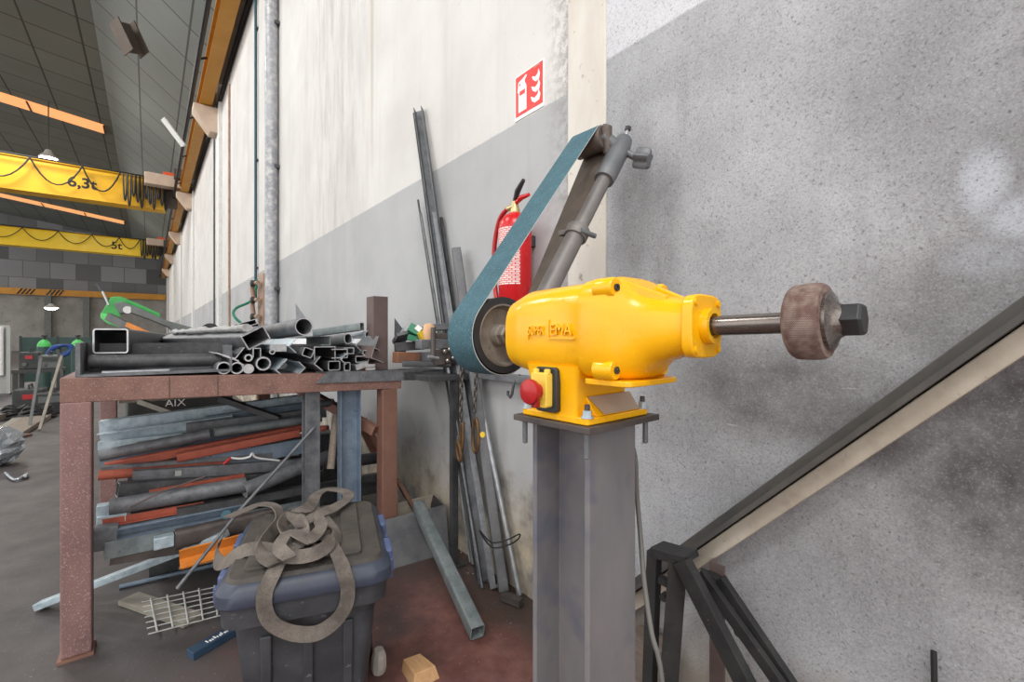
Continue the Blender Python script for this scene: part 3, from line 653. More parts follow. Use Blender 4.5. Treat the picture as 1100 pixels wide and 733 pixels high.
for (x, y) in [(-.616, .675), (-.787, .675), (-.616, .868), (-.787, .868)]:
    b = MB(T).lathe((x, y, 1.089), (0, 0, 1), [(0, .013), (.003, .013)], 18); b.build('washer', 'galvanised', gr)
    nt = MB(T).lathe((x, y, 1.092), (0, 0, 1), [(0, .0095), (.011, .0095), (.012, .008)], 6).build('hex_nut', 'galvanised', gr)
    MB(T).lathe((x, y, 1.104), (0, 0, 1), [(0, .0055), (.011, .0055), (.012, .004)], 12).build('stud_end', 'dark_steel', nt)
    MB(T).lathe((x + (.004 if x > -.7 else -.004), y - (.006 if y < .7 else -.006), 1.0615), (0, 0, -1), [(0, .006), (.05, .006), (.052, .004)], 12).build('stud', 'mill_steel', gr)
# raised maker's lettering cast on the housing
lt = letters('raised_lettering', 'SUPER', .029, .004, 'yellow_paint', T @ V((-.765, AX - .0995, za(-.75) - .006)), (PI/2, 0, math.radians(2.5)), gr, 'LEFT', .15); lt.scale = (.62, 1, 1)
lt = letters('raised_lettering', 'EMA', .034, .0045, 'yellow_paint', T @ V((-.697, AX - .1005, za(-.67) - .009)), (PI/2, 0, math.radians(2.5)), gr); lt.scale = (.92, 1, 1)
fr = MB(T)
for lo, hi in [((-.703, 0, -.014), (-.700, 0, .024)), ((-.703, 0, -.017), (-.629, 0, -.014)), ((-.768, 0, -.018), (-.764, 0, .006))]:
    fr.box((lo[0], AX - .103, za(-.67) + lo[2]), (hi[0], AX - .098, za(-.67) + hi[2]))
fr.build('lettering_frame', 'yellow_paint', gr)
# emergency stop station
sw = MB(T).loft([[V((x - .711, y_, z + 1.139)) for x, z in _rr(.062, .094, .008, 4)] for y_ in (.668, .654)]); st = sw.build('switch_station', 'black_plastic', gr, 40, bevel=.002)
MB(T).loft([[V((x - .713, y_, z + 1.139)) for x, z in _rr(.046, .072, .006, 4)] for y_ in (.654, .634)]).build('switch_cover', 'yellow_plastic', st, 40, bevel=.002)
for x in (-.73, -.697): MB(T).lathe((x, .645, 1.173), (0, 0, 1), [(0, .007), (.008, .007), (.01, .004)], 12).build('cover_hinge', 'yellow_plastic', st)
MB(T).lathe((-.714, .634, 1.137), (0, -1, 0), [(0, .016), (.012, .015), (.014, .024), (.022, .027), (.028, .025), (.032, .015), (.033, .001)], 28).build('stop_button', 'red_plastic', st, 40)
MB(T).box((-.72, .62, 1.103), (-.708, .636, 1.118)).build('reset_latch', 'red_plastic', st, bevel=.002)
# right-hand spindle with flap wheel
def ax(x): return V((x, AX, za(x)))
dx = V((1, 0, SL)).normalized()
MB(T).lathe(ax(-.41), dx, [(0, .0168), (.21, .0168)], 28).build('spindle', 'shaft_steel', gr, 40)
# abrasive wheel is built about its own origin so the ridges follow its axis
fwm = MB(T); fwm.lathe(ax(-.281), dx, [(0, .02), (0, .044), (.004, .052), (.010, .0565), (.028, .0575), (.043, .0565), (.049, .053), (.050, .04), (.050, .02)], 72); fwm.build('flap_wheel', 'flap_abrasive', gr, 40)
MB(T).lathe(ax(-.231), dx, [(0, .043), (.005, .043), (.006, .041), (.012, .027), (.02, .022)], 40).build('clamp_flange', 'shaft_steel', gr, 35)
MB(T).lathe(ax(-.214), dx, [(0, .021), (.002, .0255), (.022, .0255), (.026, .021)], 6).build('spindle_nut', 'nut_dark', gr, bevel=.0012)
# contact wheel side
MB(T).lathe(ax(-1.09), dx, [(0, .017), (.26, .017)], 24).build('spindle', 'shaft_steel', gr, 40)
RW, RR_ = .104, .04
wc = (AX, za(-1.02)); rc = (1.183, 1.905)
MB(T).lathe(ax(-1.072), dx, [(0, .07), (0, .102), (.108, .102), (.108, .084), (.05, .084), (.05, .07)], 56).build('contact_tyre', 'dark_rubber', gr, 40)
MB(T).lathe(ax(-1.0), dx, [(0, .02), (0, .0845), (.035, .0845), (.035, .079), (.012, .072), (.008, .03), (.03, .028), (.034, .02)], 48).build('wheel_hub', 'hub_iron', gr, 35)
MB(T).lathe(ax(-.972), dx, [(0, .026), (.02, .026), (.024, .02)], 6).build('wheel_nut', 'hub_iron', gr)
e = V((0, rc[0] - wc[0], rc[1] - wc[1])); Ld = e.length; e /= Ld; pu = V((0, -e.z, e.y)); k_ = (RW - RR_) / Ld; cb_ = math.sqrt(1 - k_*k_)
na, nb = pu * cb_ + e * k_, -pu * cb_ + e * k_
aa, ab = math.atan2(na.z, na.y), math.atan2(nb.z, nb.y)
def loop(off):
    pts = []
    a1 = ab if ab > aa else ab + 2*PI           # wheel: from upper-left round the far side to lower-right
    pts += arc(wc, RW + off, aa, a1, 30)
    b1 = aa if aa > ab else aa + 2*PI           # roller: back round the top
    pts += arc(rc, RR_ + off, ab, b1, 16)
    return pts
outer, inner = loop(.003), loop(.0005); n = len(outer); bx0, bx1 = -1.077, -.966
bl = MB(T); vs = [V((bx0, p.y, p.z)) for p in outer] + [V((bx1, p.y, p.z)) for p in outer] + [V((bx0, p.y, p.z)) for p in inner] + [V((bx1, p.y, p.z)) for p in inner]
for q, (a0, b0_) in enumerate([(0, n), (2*n, 3*n), (0, 2*n), (n, 3*n)]):
    bl.cur = [0, 1, 2, 2][q]
    if q == 0: bl.add(vs, [(a0 + i, a0 + (i+1) % n, b0_ + (i+1) % n, b0_ + i) for i in range(n)])
    else: bl.f += [(a0 + i, a0 + (i+1) % n, b0_ + (i+1) % n, b0_ + i) for i in range(n)]; bl.mi += [bl.cur] * n
bl.build('abrasive_belt', ['belt_teal', 'belt_back', 'belt_edge'], gr, 30)
# tension arm
xa = -.935
A0, A1 = V((xa, .775, 1.215)), V((xa, 1.175, 1.795)); ad = (A1 - A0).normalized()
MB(T).tube([A0 + ad * .1, A0 + ad * .43], .028, 24).build('lower_arm_tube', 'arm_grey', gr, 40)
MB(T).tube([A0 + ad * .4, A1], .0225, 24).build('upper_arm_tube', 'arm_grey', gr, 40)
ck = A0 + ad * .42
cl_ = MB(T).lathe(ck - ad * .018, ad, [(0, .034), (.003, .036), (.033, .036), (.036, .034)], 28, V((1, 0, 0))).build('clamp_collar', 'arm_grey', gr, 40)
MB(T).tube([ck + V((.03, -.02, .0)), ck + V((.045, .03, -.012))], .008, 10).build('clamp_screw', 'cast_grey', cl_); MB(T).box(ck + V((-.05, -.03, -.004)), ck + V((-.02, .0, .012))).build('clamp_ear', 'arm_grey', cl_, bevel=.003)
hd_ = MB(T).tube([A1 - ad * .055, A1 - ad * .03, A1 + ad * .10, A1 + ad * .135, A1 + ad * .15], [.032, .034, .034, .028, .012], 24).build('arm_head', 'cast_grey', gr, 40)
ap = A1 + ad * .09
rcv = V((0, rc[0], rc[1]))
ay = V((ap.x, ap.y, ap.z))
MB(T).tube([ay, V((-.955, rc[0], rc[1])), V((-1.085, rc[0], rc[1]))], [.024, .02, .012], 16).build('roller_axle', 'cast_grey', hd_, 40)
MB(T).lathe((-1.08, rc[0], rc[1]), (1, 0, 0), [(0, .02), (0, .036), (.006, .04), (.114, .04), (.12, .036), (.12, .02)], 36).build('idler_roller', 'roller_brown', gr, 40)
MB(T).tube([V((-.957, rc[0] + .01, rc[1] - .05)), V((-.955, rc[0] - .002, rc[1] + .02)), V((-.95, rc[0], rc[1] + .035))], [.014, .02, .016], 14).build('roller_yoke', 'roller_brown', gr, 40)
kb = ap + V((.03, .012, -.03))
MB(T).tube([ap, kb + V((.03, .01, -.012))], .012, 12).build('knob_stem', 'cast_grey', hd_)
kn = kb + V((.042, .012, -.016)); dk = V((.8, .25, -.25)).normalized(); kk = MB(T); loops_ = []
_, a_, b_ = frame_of(dk, V((0, 0, 1)))
for tt, sc_ in ((-.024, .8), (-.017, 1), (.017, 1), (.024, .8)):
    loops_.append([kn + dk * tt + (a_ * math.cos(2*PI*q/30) + b_ * math.sin(2*PI*q/30)) * sc_ * (.030 + .006 * math.cos(5 * 2*PI*q/30)) for q in range(30)])
kk.loft(loops_).build('star_knob', 'cast_grey', hd_, 40)
tp_ = A1 + ad * .14
MB(T).tube([tp_, tp_ + V((.008, .006, .03))], .006, 10).build('adjuster_bolt', 'bright_steel', hd_); MB(T).lathe(tp_ + V((.008, .006, .03)), (.2, .15, 1), [(0, .011), (.012, .011)], 6).build('bolt_head', 'machine_dark', hd_)
# power cable
pc = smoothpath([V((-.66, .86, 1.05)), onD(682, 490, 1.06), onD(684, 530, 1.06), onD(688, 575, 1.05), onD(692, 625, 1.02), onD(700, 680, .99), onD(711, 730, .97), V((-.52, .83, .25)), V((-.5, .86, .06)), V((-.56, 1.0, .012)), V((-.9, 1.3, .012))], 6)
tag(MB().tube(pc, .0055, 10).build('power_cable', 'cable_grey', smooth=50), 'grey power cable hanging down beside the steel column', 'cable')
# ================================================================== THE BENCH
def bt(y): return 1.092 - .03 * (y + .266)          # worn bench: top falls a little towards the wall
X0, X1, Y0, Y1 = -2.43, -4.30, -.266, 1.13
bench = thing('welded_bench', 'long rusty red steel bench loaded with offcuts along the wall', 'workbench', (-3.3, .43, 0))
BM = 'mauve_primer'
def rail(x0, x1, y0, y1, h=.096, m=BM, nm='frame_rail', d=0):
    f = lambda y: bt(y) - d
    return MB().hexa([(x0, y0, f(y0) - h), (x1, y0, f(y0) - h), (x1, y1, f(y1) - h), (x0, y1, f(y1) - h)], [(x0, y0, f(y0)), (x1, y0, f(y0)), (x1, y1, f(y1)), (x0, y1, f(y1))]).build(nm, m, bench, bevel=.003)
rail(X0 - .09, X0, Y0, Y1, m='rust_brown'); rail(X1, X1 + .09, Y0, Y1)
rail(X1 + .09, X0 - .09, Y0, Y0 + .09); rail(X1 + .09, X0 - .09, Y1 - .09, Y1, m='rust_brown_plain')
rail(X1 + .09, X0 - .09, Y0 + .09, Y1 - .09, .012, 'dark_steel', 'top_sheet')
for (x, y, m) in [(X0 - .09, Y0, BM), (X1, Y0, BM), (X1, .70, 'rust_brown_plain')]:
    MB().box((x, y, .012), (x + .09, y + .09, bt(y) - .095)).build('leg', m, bench, bevel=.006)
    MB().box((x - .006, y - .008, 0), (x + .096, y + .096, .012)).build('foot_plate', 'rust_brown_plain', bench)
MB().box((X0 - .085, 1.015, 0), (X0, 1.105, bt(1.1) - .095)).build('leg', 'rust_brown_plain', bench, bevel=.006)
MB().box((X0 - .2, 1.0, bt(1) + .001), (X0 - .095, 1.09, bt(1) + .43)).build('upright_stub', 'dark_brown_post', bench, bevel=.004)
MB().box((X1 + .02, Y0 + .1, .78), (X1 + .07, .70, .86)).build('stretcher', 'wood_grey', bench)
MB().prof((X0 - .06, 1.0, .72), (X0 - .55, .62, 1.0), rect(.05, .05)).build('diagonal_brace', 'rust_brown_plain', bench)
for px in (182, 234):
    p_ = onX(px, 418, X0); MB().box((X0 - .004, p_.y - .0015, bt(p_.y) - .094), (X0 + .0012, p_.y + .0015, bt(p_.y) - .001)).build('weld_seam', 'dark_brown', bench)
# angle iron lying along the front edge towards the wall
a = thing('edge_angle', 'blue grey steel angle along the bench front, reaching the wall', 'steel angle', (X0 + .01, 1.1, bt(1.1)))
pA, pB = V((X0 + .0, .62, bt(.62) + .003)), V((X0 + .0, 1.41, bt(1.41) + .003))
MB().hexa([(X0 + .003, .66, bt(.66) - .05), (X0 + .009, .66, bt(.66) - .05), (X0 + .009, 1.41, bt(1.41) - .05), (X0 + .003, 1.41, bt(1.41) - .05)],
          [(X0 + .003, .72, bt(.7) + .008), (X0 + .009, .72, bt(.7) + .008), (X0 + .009, 1.41, bt(1.41) + .008), (X0 + .003, 1.41, bt(1.41) + .008)]).build('front_flange', 'mill_steel', a)
MB().hexa([(X0 - .09, 1.1, bt(1.1) + .002), (X0 + .003, .66, bt(.66) + .002), (X0 + .003, 1.41, bt(1.41) + .002), (X0 - .3, 1.41, bt(1.41) + .002)],
          [(X0 - .09, 1.1, bt(1.1) + .008), (X0 + .003, .66, bt(.66) + .008), (X0 + .003, 1.41, bt(1.41) + .008), (X0 - .3, 1.41, bt(1.41) + .008)]).build('top_flange', 'dark_steel', a)
sp_ = thing('wall_post', 'thin dark steel post under the bench end by the wall', 'post', (-2.14, 1.30, 0))
MB().box((-2.16, 1.285, .012), (-2.125, 1.32, bt(1.3) - .032)).build('post', 'dark_steel', sp_); MB().box((-2.19, 1.255, 0), (-2.095, 1.35, .012)).build('foot_plate', 'dark_steel', sp_)
tag(MB().box((-2.415, 1.14, bt(1.3) - .031), (-2.115, 1.42, bt(1.3) - .001)).build('shelf_plate', 'dark_steel', bevel=.002), 'dark steel shelf plate between the bench end and the wall', 'shelf')

# ------------------------------------------------------------------ offcuts on the bench: ends face the camera, bodies run back
GT = 'offcuts lying on the bench'
def px2m(px, p): return px * depth(p) / FP
def off(name, lb, cat, pix, x, Lh, pr, m, roll=0, dy=0, dz=0, rest=None, parts=None, grp=GT, bev=0, smooth=40):
    p = onX(pix[0], pix[1], x)
    if rest is not None: p.z = bt(p.y) + rest
    q = p + V((-Lh, dy * Lh, dz * Lh))
    o = MB().prof(p, q, pr, roll).build(name, [m, 'cut_steel'], smooth=smooth, bevel=bev)
    return tag(o, lb, cat, grp)
Dk, Ml, Gs, Bs = 'dark_steel', 'mill_steel', 'bright_steel', 'blue_steel'
# open steel tray at the left end, round bar and flat inside it
tr = thing('steel_tray', 'open dark steel tray on the bench left end holding round bar', 'tray', (-2.55, .0, bt(0)))
y0, y1, z0 = -.225, .30, bt(-.2) + .001
MB().box((-2.72, y0, z0), (-2.445, y1, z0 + .01)).build('tray_floor', Ml, tr); MB().box((-2.73, y0, z0), (-2.72, y1, z0 + .13)).build('back_wall', Dk, tr)
MB().box((-2.72, y0, z0 + .01), (-2.45, y0 + .014, z0 + .135)).build('end_wall', 'mill_steel', tr); MB().box((-2.72, y1 - .01, z0 + .01), (-2.45, y1, z0 + .12)).build('end_wall', Ml, tr)
tag(MB().prof((-2.60, y0 + .03, z0 + .055), (-2.56, y1 - .03, z0 + .05), bar(.058, 24)).build('round_bar', [Dk, 'cut_steel'], smooth=40), 'thick dark round bar lying in the open steel tray', 'round bar')
tag(MB().hexa([(-2.53, -.15, z0 + .011), (-2.48, -.15, z0 + .011), (-2.48, .07, z0 + .011), (-2.53, .10, z0 + .011)], [(-2.53, -.15, z0 + .018), (-2.48, -.15, z0 + .018), (-2.48, .07, z0 + .018), (-2.53, .10, z0 + .018)]).build('flat_bar', 'bright_steel'), 'short pale flat bar lying in the open steel tray', 'flat bar')
# big square tube over the tray
pS = onX(119, 366.5, -2.62); sT = MB().prof(pS, pS + V((-1.5, .16, -.012)), rhs(.118, .108, .006, .012)).build('square_tube', [Dk, 'cut_steel'], smooth=40)
tag(sT, 'large square tube with bright rim standing open above the steel tray', 'square tube', GT)
MB().cbox((pS.x - .5, pS.y, pS.z - .054 - (pS.z - .054 - bt(0)) / 2), (.12, .1, (pS.z - .054 - bt(0)) - .004)).build('packing_block', 'machine_dark', tag(thing('packing', 'dark packing block under the large square tube', 'block', (pS.x - .5, pS.y, bt(0))), 'dark packing block under the large square tube', 'block'))
# torn rectangular tube
pT = onX(275, 363, -2.46); wT, hT = px2m(25, pT), px2m(17, pT)
tt = MB().prof(pT, V((-3.9, .12, bt(.1) + .15)), rhs(.115, .075, .006, .008), .5); tt = tt.build('rectangular_tube', ['mill_steel', 'cut_steel'], smooth=40)
tag(tt, 'large tilted rectangular tube with slag ridge, open end above bundled pipes', 'rectangular tube', GT)
sl = []
dT = (V((-3.9, .12, bt(.1) + .15)) - pT)
for i in range(26):
    f = .02 + i * .033; c_ = pT + dT * f; rad = .009 + .013 * random.random()
    sl.append([c_ + V((0, math.cos(a_ * 2*PI/8) * rad * 1.5 - .025, math.sin(a_ * 2*PI/8) * rad + .047 + random.uniform(-.004, .004))) for a_ in range(8)])
so = MB().loft(sl).build('slag_ridge', 'slag', smooth=70, label='pale lumpy weld slag along the tube'); so.parent = tt; so.location = WL[so.name] - WL[tt.name]
off('rectangular_tube', 'flat dark rectangular tube lying above the slag ridged tube', 'rectangular tube', (266, 348), -2.62, 1.1, rhs(.085, .028, .004), Dk, .32, -.05, -.06)
off('rectangular_tube', 'shorter dark flat tube just behind the topmost flat tube', 'rectangular tube', (272, 351), -2.75, .9, rhs(.06, .026, .004), Dk, .25, -.05, -.05)
off('steel_pipe', 'widest dark pipe on top of the bench pile, open end facing out', 'pipe', (326.5, 351), -2.47, 1.35, pipe(.088, .005, 28), Ml, 0, -.14, -.055)
tag(MB().extrude([onX(318, 344, -2.62), onX(317.5, 326, -2.66), onX(329, 343, -2.6)], (-.006, .002, 0)).build('plate_offcut', Ml), 'pointed triangular plate offcut sticking up behind the widest pipe', 'plate', GT)
# bottom row, from left
b = lambda lb, px, py, d, x=-2.452, m=Ml, tk=.006, Lh=1.2, nm='steel_pipe', c='pipe', rest=None, dy=-.03, dz=0: off(nm, lb, c, (px, py), x, Lh, pipe(d, tk) if tk else bar(d), m, 0, dy, dz, rest)
b('small thick pipe end first from the tray in the bottom row', 240.5, 395.5, .058, rest=.031)
b('small thick pipe end second from the tray in the bottom row', 254.5, 395.5, .056, rest=.03)
b('solid rusty round bar end beside the second pipe', 267, 397, .046, m='rust_brown', tk=0, nm='round_bar', c='round bar', rest=.026)
b('tiny pipe end above the solid rusty round bar', 267, 389, .036, rest=.078, tk=.007)
b('pipe end with a bright clean rim in the bottom row', 283, 392, .066, m='green_grey_steel', rest=.05, tk=.007)
b('tiny dark pipe above the bright rimmed pipe', 292.5, 381, .027, rest=.108, m=Dk, tk=.005)
A = lambda lb, px, py, w, h, roll, m=Ml, x=-2.45, Lh=1.1, t=.005, dy=-.03, dz=0, k=L, nm='steel_angle', c='steel angle': off(nm, lb, c, (px, py), x, Lh, k(w, h, t), m, roll, dy, dz)
A('thin bent strip stacked above first pipe end', 243, 382.5, .075, .006, -.35, 'cut_steel', k=lambda w, h, t: rect(w, h), nm='flat_bar', c='flat bar')
A('second thin bent strip above first pipe end', 248, 385, .07, .006, -.4, Ml, k=lambda w, h, t: rect(w, h), nm='flat_bar', c='flat bar')
A('wide grey steel angle opened upward above the small pipes', 262, 383, .05, .07, -.62, Ml, t=.004, x=-2.455)
A('small U channel end standing beside the grey upward angle', 276, 379, .035, .045, PI, Ml, k=U, nm='steel_channel', c='channel', t=.004)
A('bright edged angle fanned outermost under the galvanised angles', 306, 395, .045, .075, -.75, 'galvanised', t=.004, x=-2.44)
A('bright edged angle upside down at right of the fanned angles', 321, 396, .045, .05, 2.35, 'galvanised', t=.004, x=-2.44)
A('pale galvanised angle with V end on top of the small pipes', 318, 372, .05, .05, -.78, 'galvanised', t=.004, x=-2.455, dy=-.1)
off('flat_bar', 'pale galvanised flat bar on edge left of the V angle', 'flat bar', (299, 374), -2.47, 1.0, rect(.075, .035), 'galvanised', 0, -.06, -.01)
off('square_tube', 'small square tube with twisted end below the widest pipe', 'square tube', (331, 379), -2.452, 1.0, rhs(.052, .046, .004), Ml, -.38, -.05, 0)
off('rectangular_tube', 'long pale rectangular tube highest of the tubes near the brown post', 'rectangular tube', (389, 351), -2.62, .1, rhs(.024, .05, .003), 'green_grey_steel')
o_ = MB().prof(onX(389, 351, -2.62), onX(338, 358, -3.05), rhs(.03, .046, .003)).build('rectangular_tube', ['green_grey_steel', 'cut_steel'], smooth=40)
bpy.data.objects.remove([k for k in C.objects if k.get('label', '').startswith('long pale rectangular tube highest')][0])
tag(o_, 'long pale rectangular tube highest of the tubes near the brown post', 'rectangular tube', GT)
o_ = MB().prof(onX(350, 366, -2.49), onX(325, 367, -2.9), U(.05, .05, .004), 1.57).build('steel_channel', 'green_grey_steel')
tag(o_, 'pale channel offcut right beneath the widest pipe', 'channel', GT)
o_ = MB().prof(onX(374, 364, -2.5), onX(345, 367, -2.95), rhs(.044, .058, .004, .02)).build('half_round_tube', [Ml, 'cut_steel'], smooth=40)
tag(o_, 'rounded D shaped tube end below the highest rectangular tube', 'tube', GT)
o_ = MB().prof(onX(397, 360, -2.6), onX(375, 365, -3.0), pipe(.056, .005)).build('steel_pipe', [Bs, 'cut_steel'], smooth=40)
tag(o_, 'blue grey pipe end next to the brown post', 'pipe', GT)
A('open V angle below the blue grey pipe', 388, 371, .05, .05, -.78, 'bright_steel', x=-2.5, t=.004, dy=-.2)
A('grey angle propped against the brown post', 407, 369, .04, .075, -.4, Ml, x=-2.5, t=.005, dy=-.3)
A('dark wide channel end in the middle of the pile', 349, 380, .11, .075, PI, Dk, k=U, nm='steel_channel', c='channel', x=-2.47, t=.005, Lh=.9)
A('square channel end open sideways right of the wide dark channel', 365, 380, .05, .085, PI/2, Dk, k=U, nm='steel_channel', c='channel', x=-2.46, t=.005, Lh=.9)
A('narrow channel end beneath the D shaped tube', 375, 377, .035, .055, PI/2, Ml, k=U, nm='steel_channel', c='channel', x=-2.46, t=.004, Lh=.9)
b('small pipe end with thick wall lying near the brown post', 392, 379, .032, x=-2.47, Lh=.7, tk=.006, dy=-.1)
A('angle with bright edge over the lowest rectangular tubes', 372, 386, .04, .045, -.75, 'galvanised', x=-2.45, t=.004, Lh=.8)
A('long grey angle lying low, pointing at the rectangular tubes', 345, 391, .06, .05, -.7, Ml, x=-2.44, t=.005, dy=-.12)
off('rectangular_tube', 'dark rectangular tube end lowest in the middle of the bench front', 'rectangular tube', (359, 393), -2.44, .9, rhs(.062, .05, .004), Dk, 0, -.02)
off('square_tube', 'small dark square tube end right of the lowest rectangular tube', 'square tube', (373, 394), -2.44, .9, rhs(.034, .046, .004), Dk)
off('rectangular_tube', 'dark open box section beside the long flat strip', 'rectangular tube', (389, 386), -2.46, .7, rhs(.075, .036, .004), Dk, 0, -.02)
off('flat_bar', 'pale flat strip lying near the foot of the brown post', 'flat bar', (389, 393), -2.44, .4, rect(.07, .03), 'green_grey_steel', .3)
off('flat_bar', 'short flat bar with an orange edge at the bench front', 'flat bar', (398, 396.5), -2.44, .25, rect(.055, .014), 'orange_paint')
off('flat_bar', 'pale short flat bar stacked on the orange edged one', 'flat bar', (398, 393), -2.445, .22, rect(.05, .016), 'bright_steel')
A('ragged torn angle end leaning at the foot of the brown post', 407, 381, .09, .07, -.35, 'dark_brown_post', x=-2.43, t=.005, Lh=.3, dy=-.3)
# packers that carry the middle of the heap, dark steel flats behind the front ends
for (px, py, w, h, x, lb) in [(300, 392, .2, .05, -2.75, 'dark flat bar buried behind the bright rimmed pipe'), (345, 386, .26, .09, -2.8, 'dark thick bar buried in the middle of the bench pile'),
                              (262, 380, .14, .04, -2.72, 'dark bar buried behind the bent strips'), (385, 376, .2, .06, -2.8, 'dark bar buried behind the blue grey pipe')]:
    off('flat_bar', lb, 'flat bar', (px, py), x, .9, rect(w, h), Dk)
# ------------------------------------------------------------------ clutter at the bench end by the wall
GC = 'clutter at the bench end'
def yb(name, lb, cat, pa, pb_, x, pr, m, roll=0, xb=None, bev=0):
    o = MB().prof(onX(*pa, x), onX(*pb_, xb or x), pr, roll).build(name, m, bevel=bev, smooth=40); return tag(o, lb, cat, GC)
yb('rectangular_tube', 'flat dark rectangular tube lying lowest at the bench end', 'rectangular tube', (434, 391), (486, 391), -2.36, rhs(.05, .034, .004), Dk, 0, -2.15)
yb('steel_block', 'rusty orange brown block at the bench end', 'block', (424, 384), (449, 384.5), -2.44, rect(.07, .062), 'rust_orange', bev=.004)
o_ = MB().prof(onX(468, 384, -2.27), onX(449, 384, -2.5), rhs(.05, .062, .004)).build('square_tube', [Ml, 'cut_steel'], smooth=40); tag(o_, 'grey square tube end beside the rusty block', 'square tube', GC)
yb('steel_bar', 'thick dark bar lying on the rusty block', 'bar', (424, 373), (455, 371), -2.5, rect(.06, .05), Dk, 0, -2.45, .003)
yb('plate_offcut', 'bent grey plate offcut standing behind the thick dark bar', 'plate', (424, 364), (456, 356), -2.48, rect(.10, .02), Ml, .5)
yb('plate_offcut', 'thin plate offcut slanting up towards the wall', 'plate', (424, 366), (441, 343), -2.55, rect(.07, .008), 'bright_steel', .3)
tag(MB().extrude([onX(424, 389, -2.66), onX(424, 342, -2.66), onX(436, 358, -2.66), onX(436, 389, -2.66)], (-.006, 0, 0)).build('plate_offcut', Ml), 'pale triangular plate offcut beside the brown post', 'plate', GC)
pk = thing('carton', 'crumpled green and yellow carton on the bench end clutter', 'carton', onX(447, 366, -2.4)); 
MB().prof(onX(440, 352, -2.42), onX(455, 360, -2.36), rect(.05, .05), .4).build('carton_box', 'carton_green', pk, bevel=.004); MB().prof(onX(452, 356, -2.35), onX(458, 366, -2.34), rect(.03, .05), .3).build('carton_flap', 'carton_yellow', pk)
MB().prof(onX(438, 362, -2.42), onX(454, 367, -2.38), rect(.05, .03), .1).build('carton_base', 'carton_green', pk); MB().prof(onX(447, 351, -2.37), onX(452, 355, -2.35), rect(.004, .03), .4).build('carton_label', 'white_paint', pk)
pw = onX(461, 354.5, -2.2); pl = [[pw + V((random.uniform(-.008, .008) + .02 * math.cos(a_*PI/5) * s_, .035 * math.sin(a_*PI/5) * s_, z_)) for a_ in range(10)] for z_, s_ in ((-.055, .8), (-.03, 1), (.0, 1.05), (.025, .8), (.035, .4))]
tag(MB().loft(pl).build('paper_bag', 'peach', smooth=60), 'small crumpled peach coloured bag on the bench end', 'bag', GC)
cl = thing('bench_clamp', 'rusty steel screw clamp on the bench end near the belt', 'clamp', onX(470, 390, -2.16))
MB().tube([onX(465.5, 352, -2.14), onX(465, 384, -2.13)], .014, 10).build('clamp_screw', 'plate_steel', cl); MB().tube([onX(460, 383, -2.12), onX(471, 385, -2.12)], .008, 8).build('tommy_bar', 'bright_steel', cl)
MB().prof(onX(466, 385, -2.17), onX(494, 381, -2.17), rect(.04, .085)).build('clamp_body', 'plate_steel', cl, bevel=.006)
for k, (px, py) in enumerate([(477, 378), (482, 376), (480, 388), (486, 385)]): MB().lathe(onX(px, py, -2.145), (1, 0, 0), [(0, .014), (.015, .014), (.02, .008)], 12).build('clamp_bolt', 'shaft_steel', cl)
yb('steel_bar', 'upper dark bar of the stack touching the belt', 'bar', (464, 352), (494, 351), -2.22, rect(.06, .035), Ml, .1, bev=.003)
yb('steel_bar', 'middle dark bar of the stack touching the belt', 'bar', (467, 361), (496, 361), -2.2, rect(.06, .03), 'plate_steel', -.05, bev=.003)
yb('steel_bar', 'lower dark bar of the stack touching the belt', 'bar', (449, 370), (496, 369), -2.2, rect(.07, .05), Ml, 0, bev=.003)
# ------------------------------------------------------------------ stock under the bench
GU = 'stock stacked under the bench'
def und(name, lb, cat, pa, xa_, pb_, xb_, pr, m, roll=0, bev=0):
    o = MB().prof(onX(*pa, xa_), onX(*pb_, xb_), pr, roll).build(name, [m, 'cut_steel' if pr[1] else m], smooth=40, bevel=bev); return tag(o, lb, cat, GU)
G = 'galvanised'
und('galvanised_strip', 'topmost pale galvanised section under the bench', 'section', (108, 461), -3.35, (336, 430), -3.25, U(.09, .075, .005), G, PI/2)
und('galvanised_strip', 'second galvanised section, with a bright lower lip', 'section', (106, 472), -3.2, (250, 451), -3.1, U(.06, .06, .005), G, -PI/2)
und('galvanised_strip', 'open dark mouthed galvanised channel continuing behind the grey stake', 'channel', (222, 455), -3.15, (338, 438), -3.1, U(.08, .05, .004), 'blue_steel', -PI/2)
und('galvanised_strip', 'narrow galvanised strip third from the top', 'section', (106, 479), -3.1, (196, 469), -3.05, U(.04, .04, .004), G, PI/2)
und('steel_pipe', 'very short bright pipe lying on the galvanised strips', 'pipe', (147, 478), -3.02, (168, 475), -3.02, pipe(.03, .003), 'bright_steel')
und('steel_sheet', 'flat blue grey board beneath the galvanised sections', 'board', (106, 492), -3.12, (338, 452), -3.1, rect(.03, .10), 'blue_steel', 0)
und('steel_pipe', 'grey pipe ending midway, over the upper red tube', 'pipe', (108, 490), -2.98, (226, 466), -2.9, pipe(.056, .004), Ml)
und('steel_pipe', 'grey pipe butted end on to the shorter grey pipe', 'pipe', (230, 465), -2.92, (345, 449), -2.92, pipe(.05, .004), 'green_grey_steel')
und('steel_bar', 'dark flat bar above the grey pipes', 'bar', (200, 461), -3.02, (350, 443), -3.02, rect(.03, .06), Ml)
und('primed_tube', 'upper red primed tube under the bench', 'tube', (112, 502), -2.92, (335, 458), -2.9, rect(.045, .04), 'primer_red', 0, .004)
und('primed_tube', 'red primed tube with square cut end beneath the upper red tube', 'tube', (190, 492), -2.84, (321, 465), -2.8, rhs(.045, .042, .004), 'primer_red')
und('primed_tube', 'lowest of the three long red primed tubes', 'tube', (106, 511), -2.84, (245, 500), -2.82, pipe(.045, .004), 'primer_red')
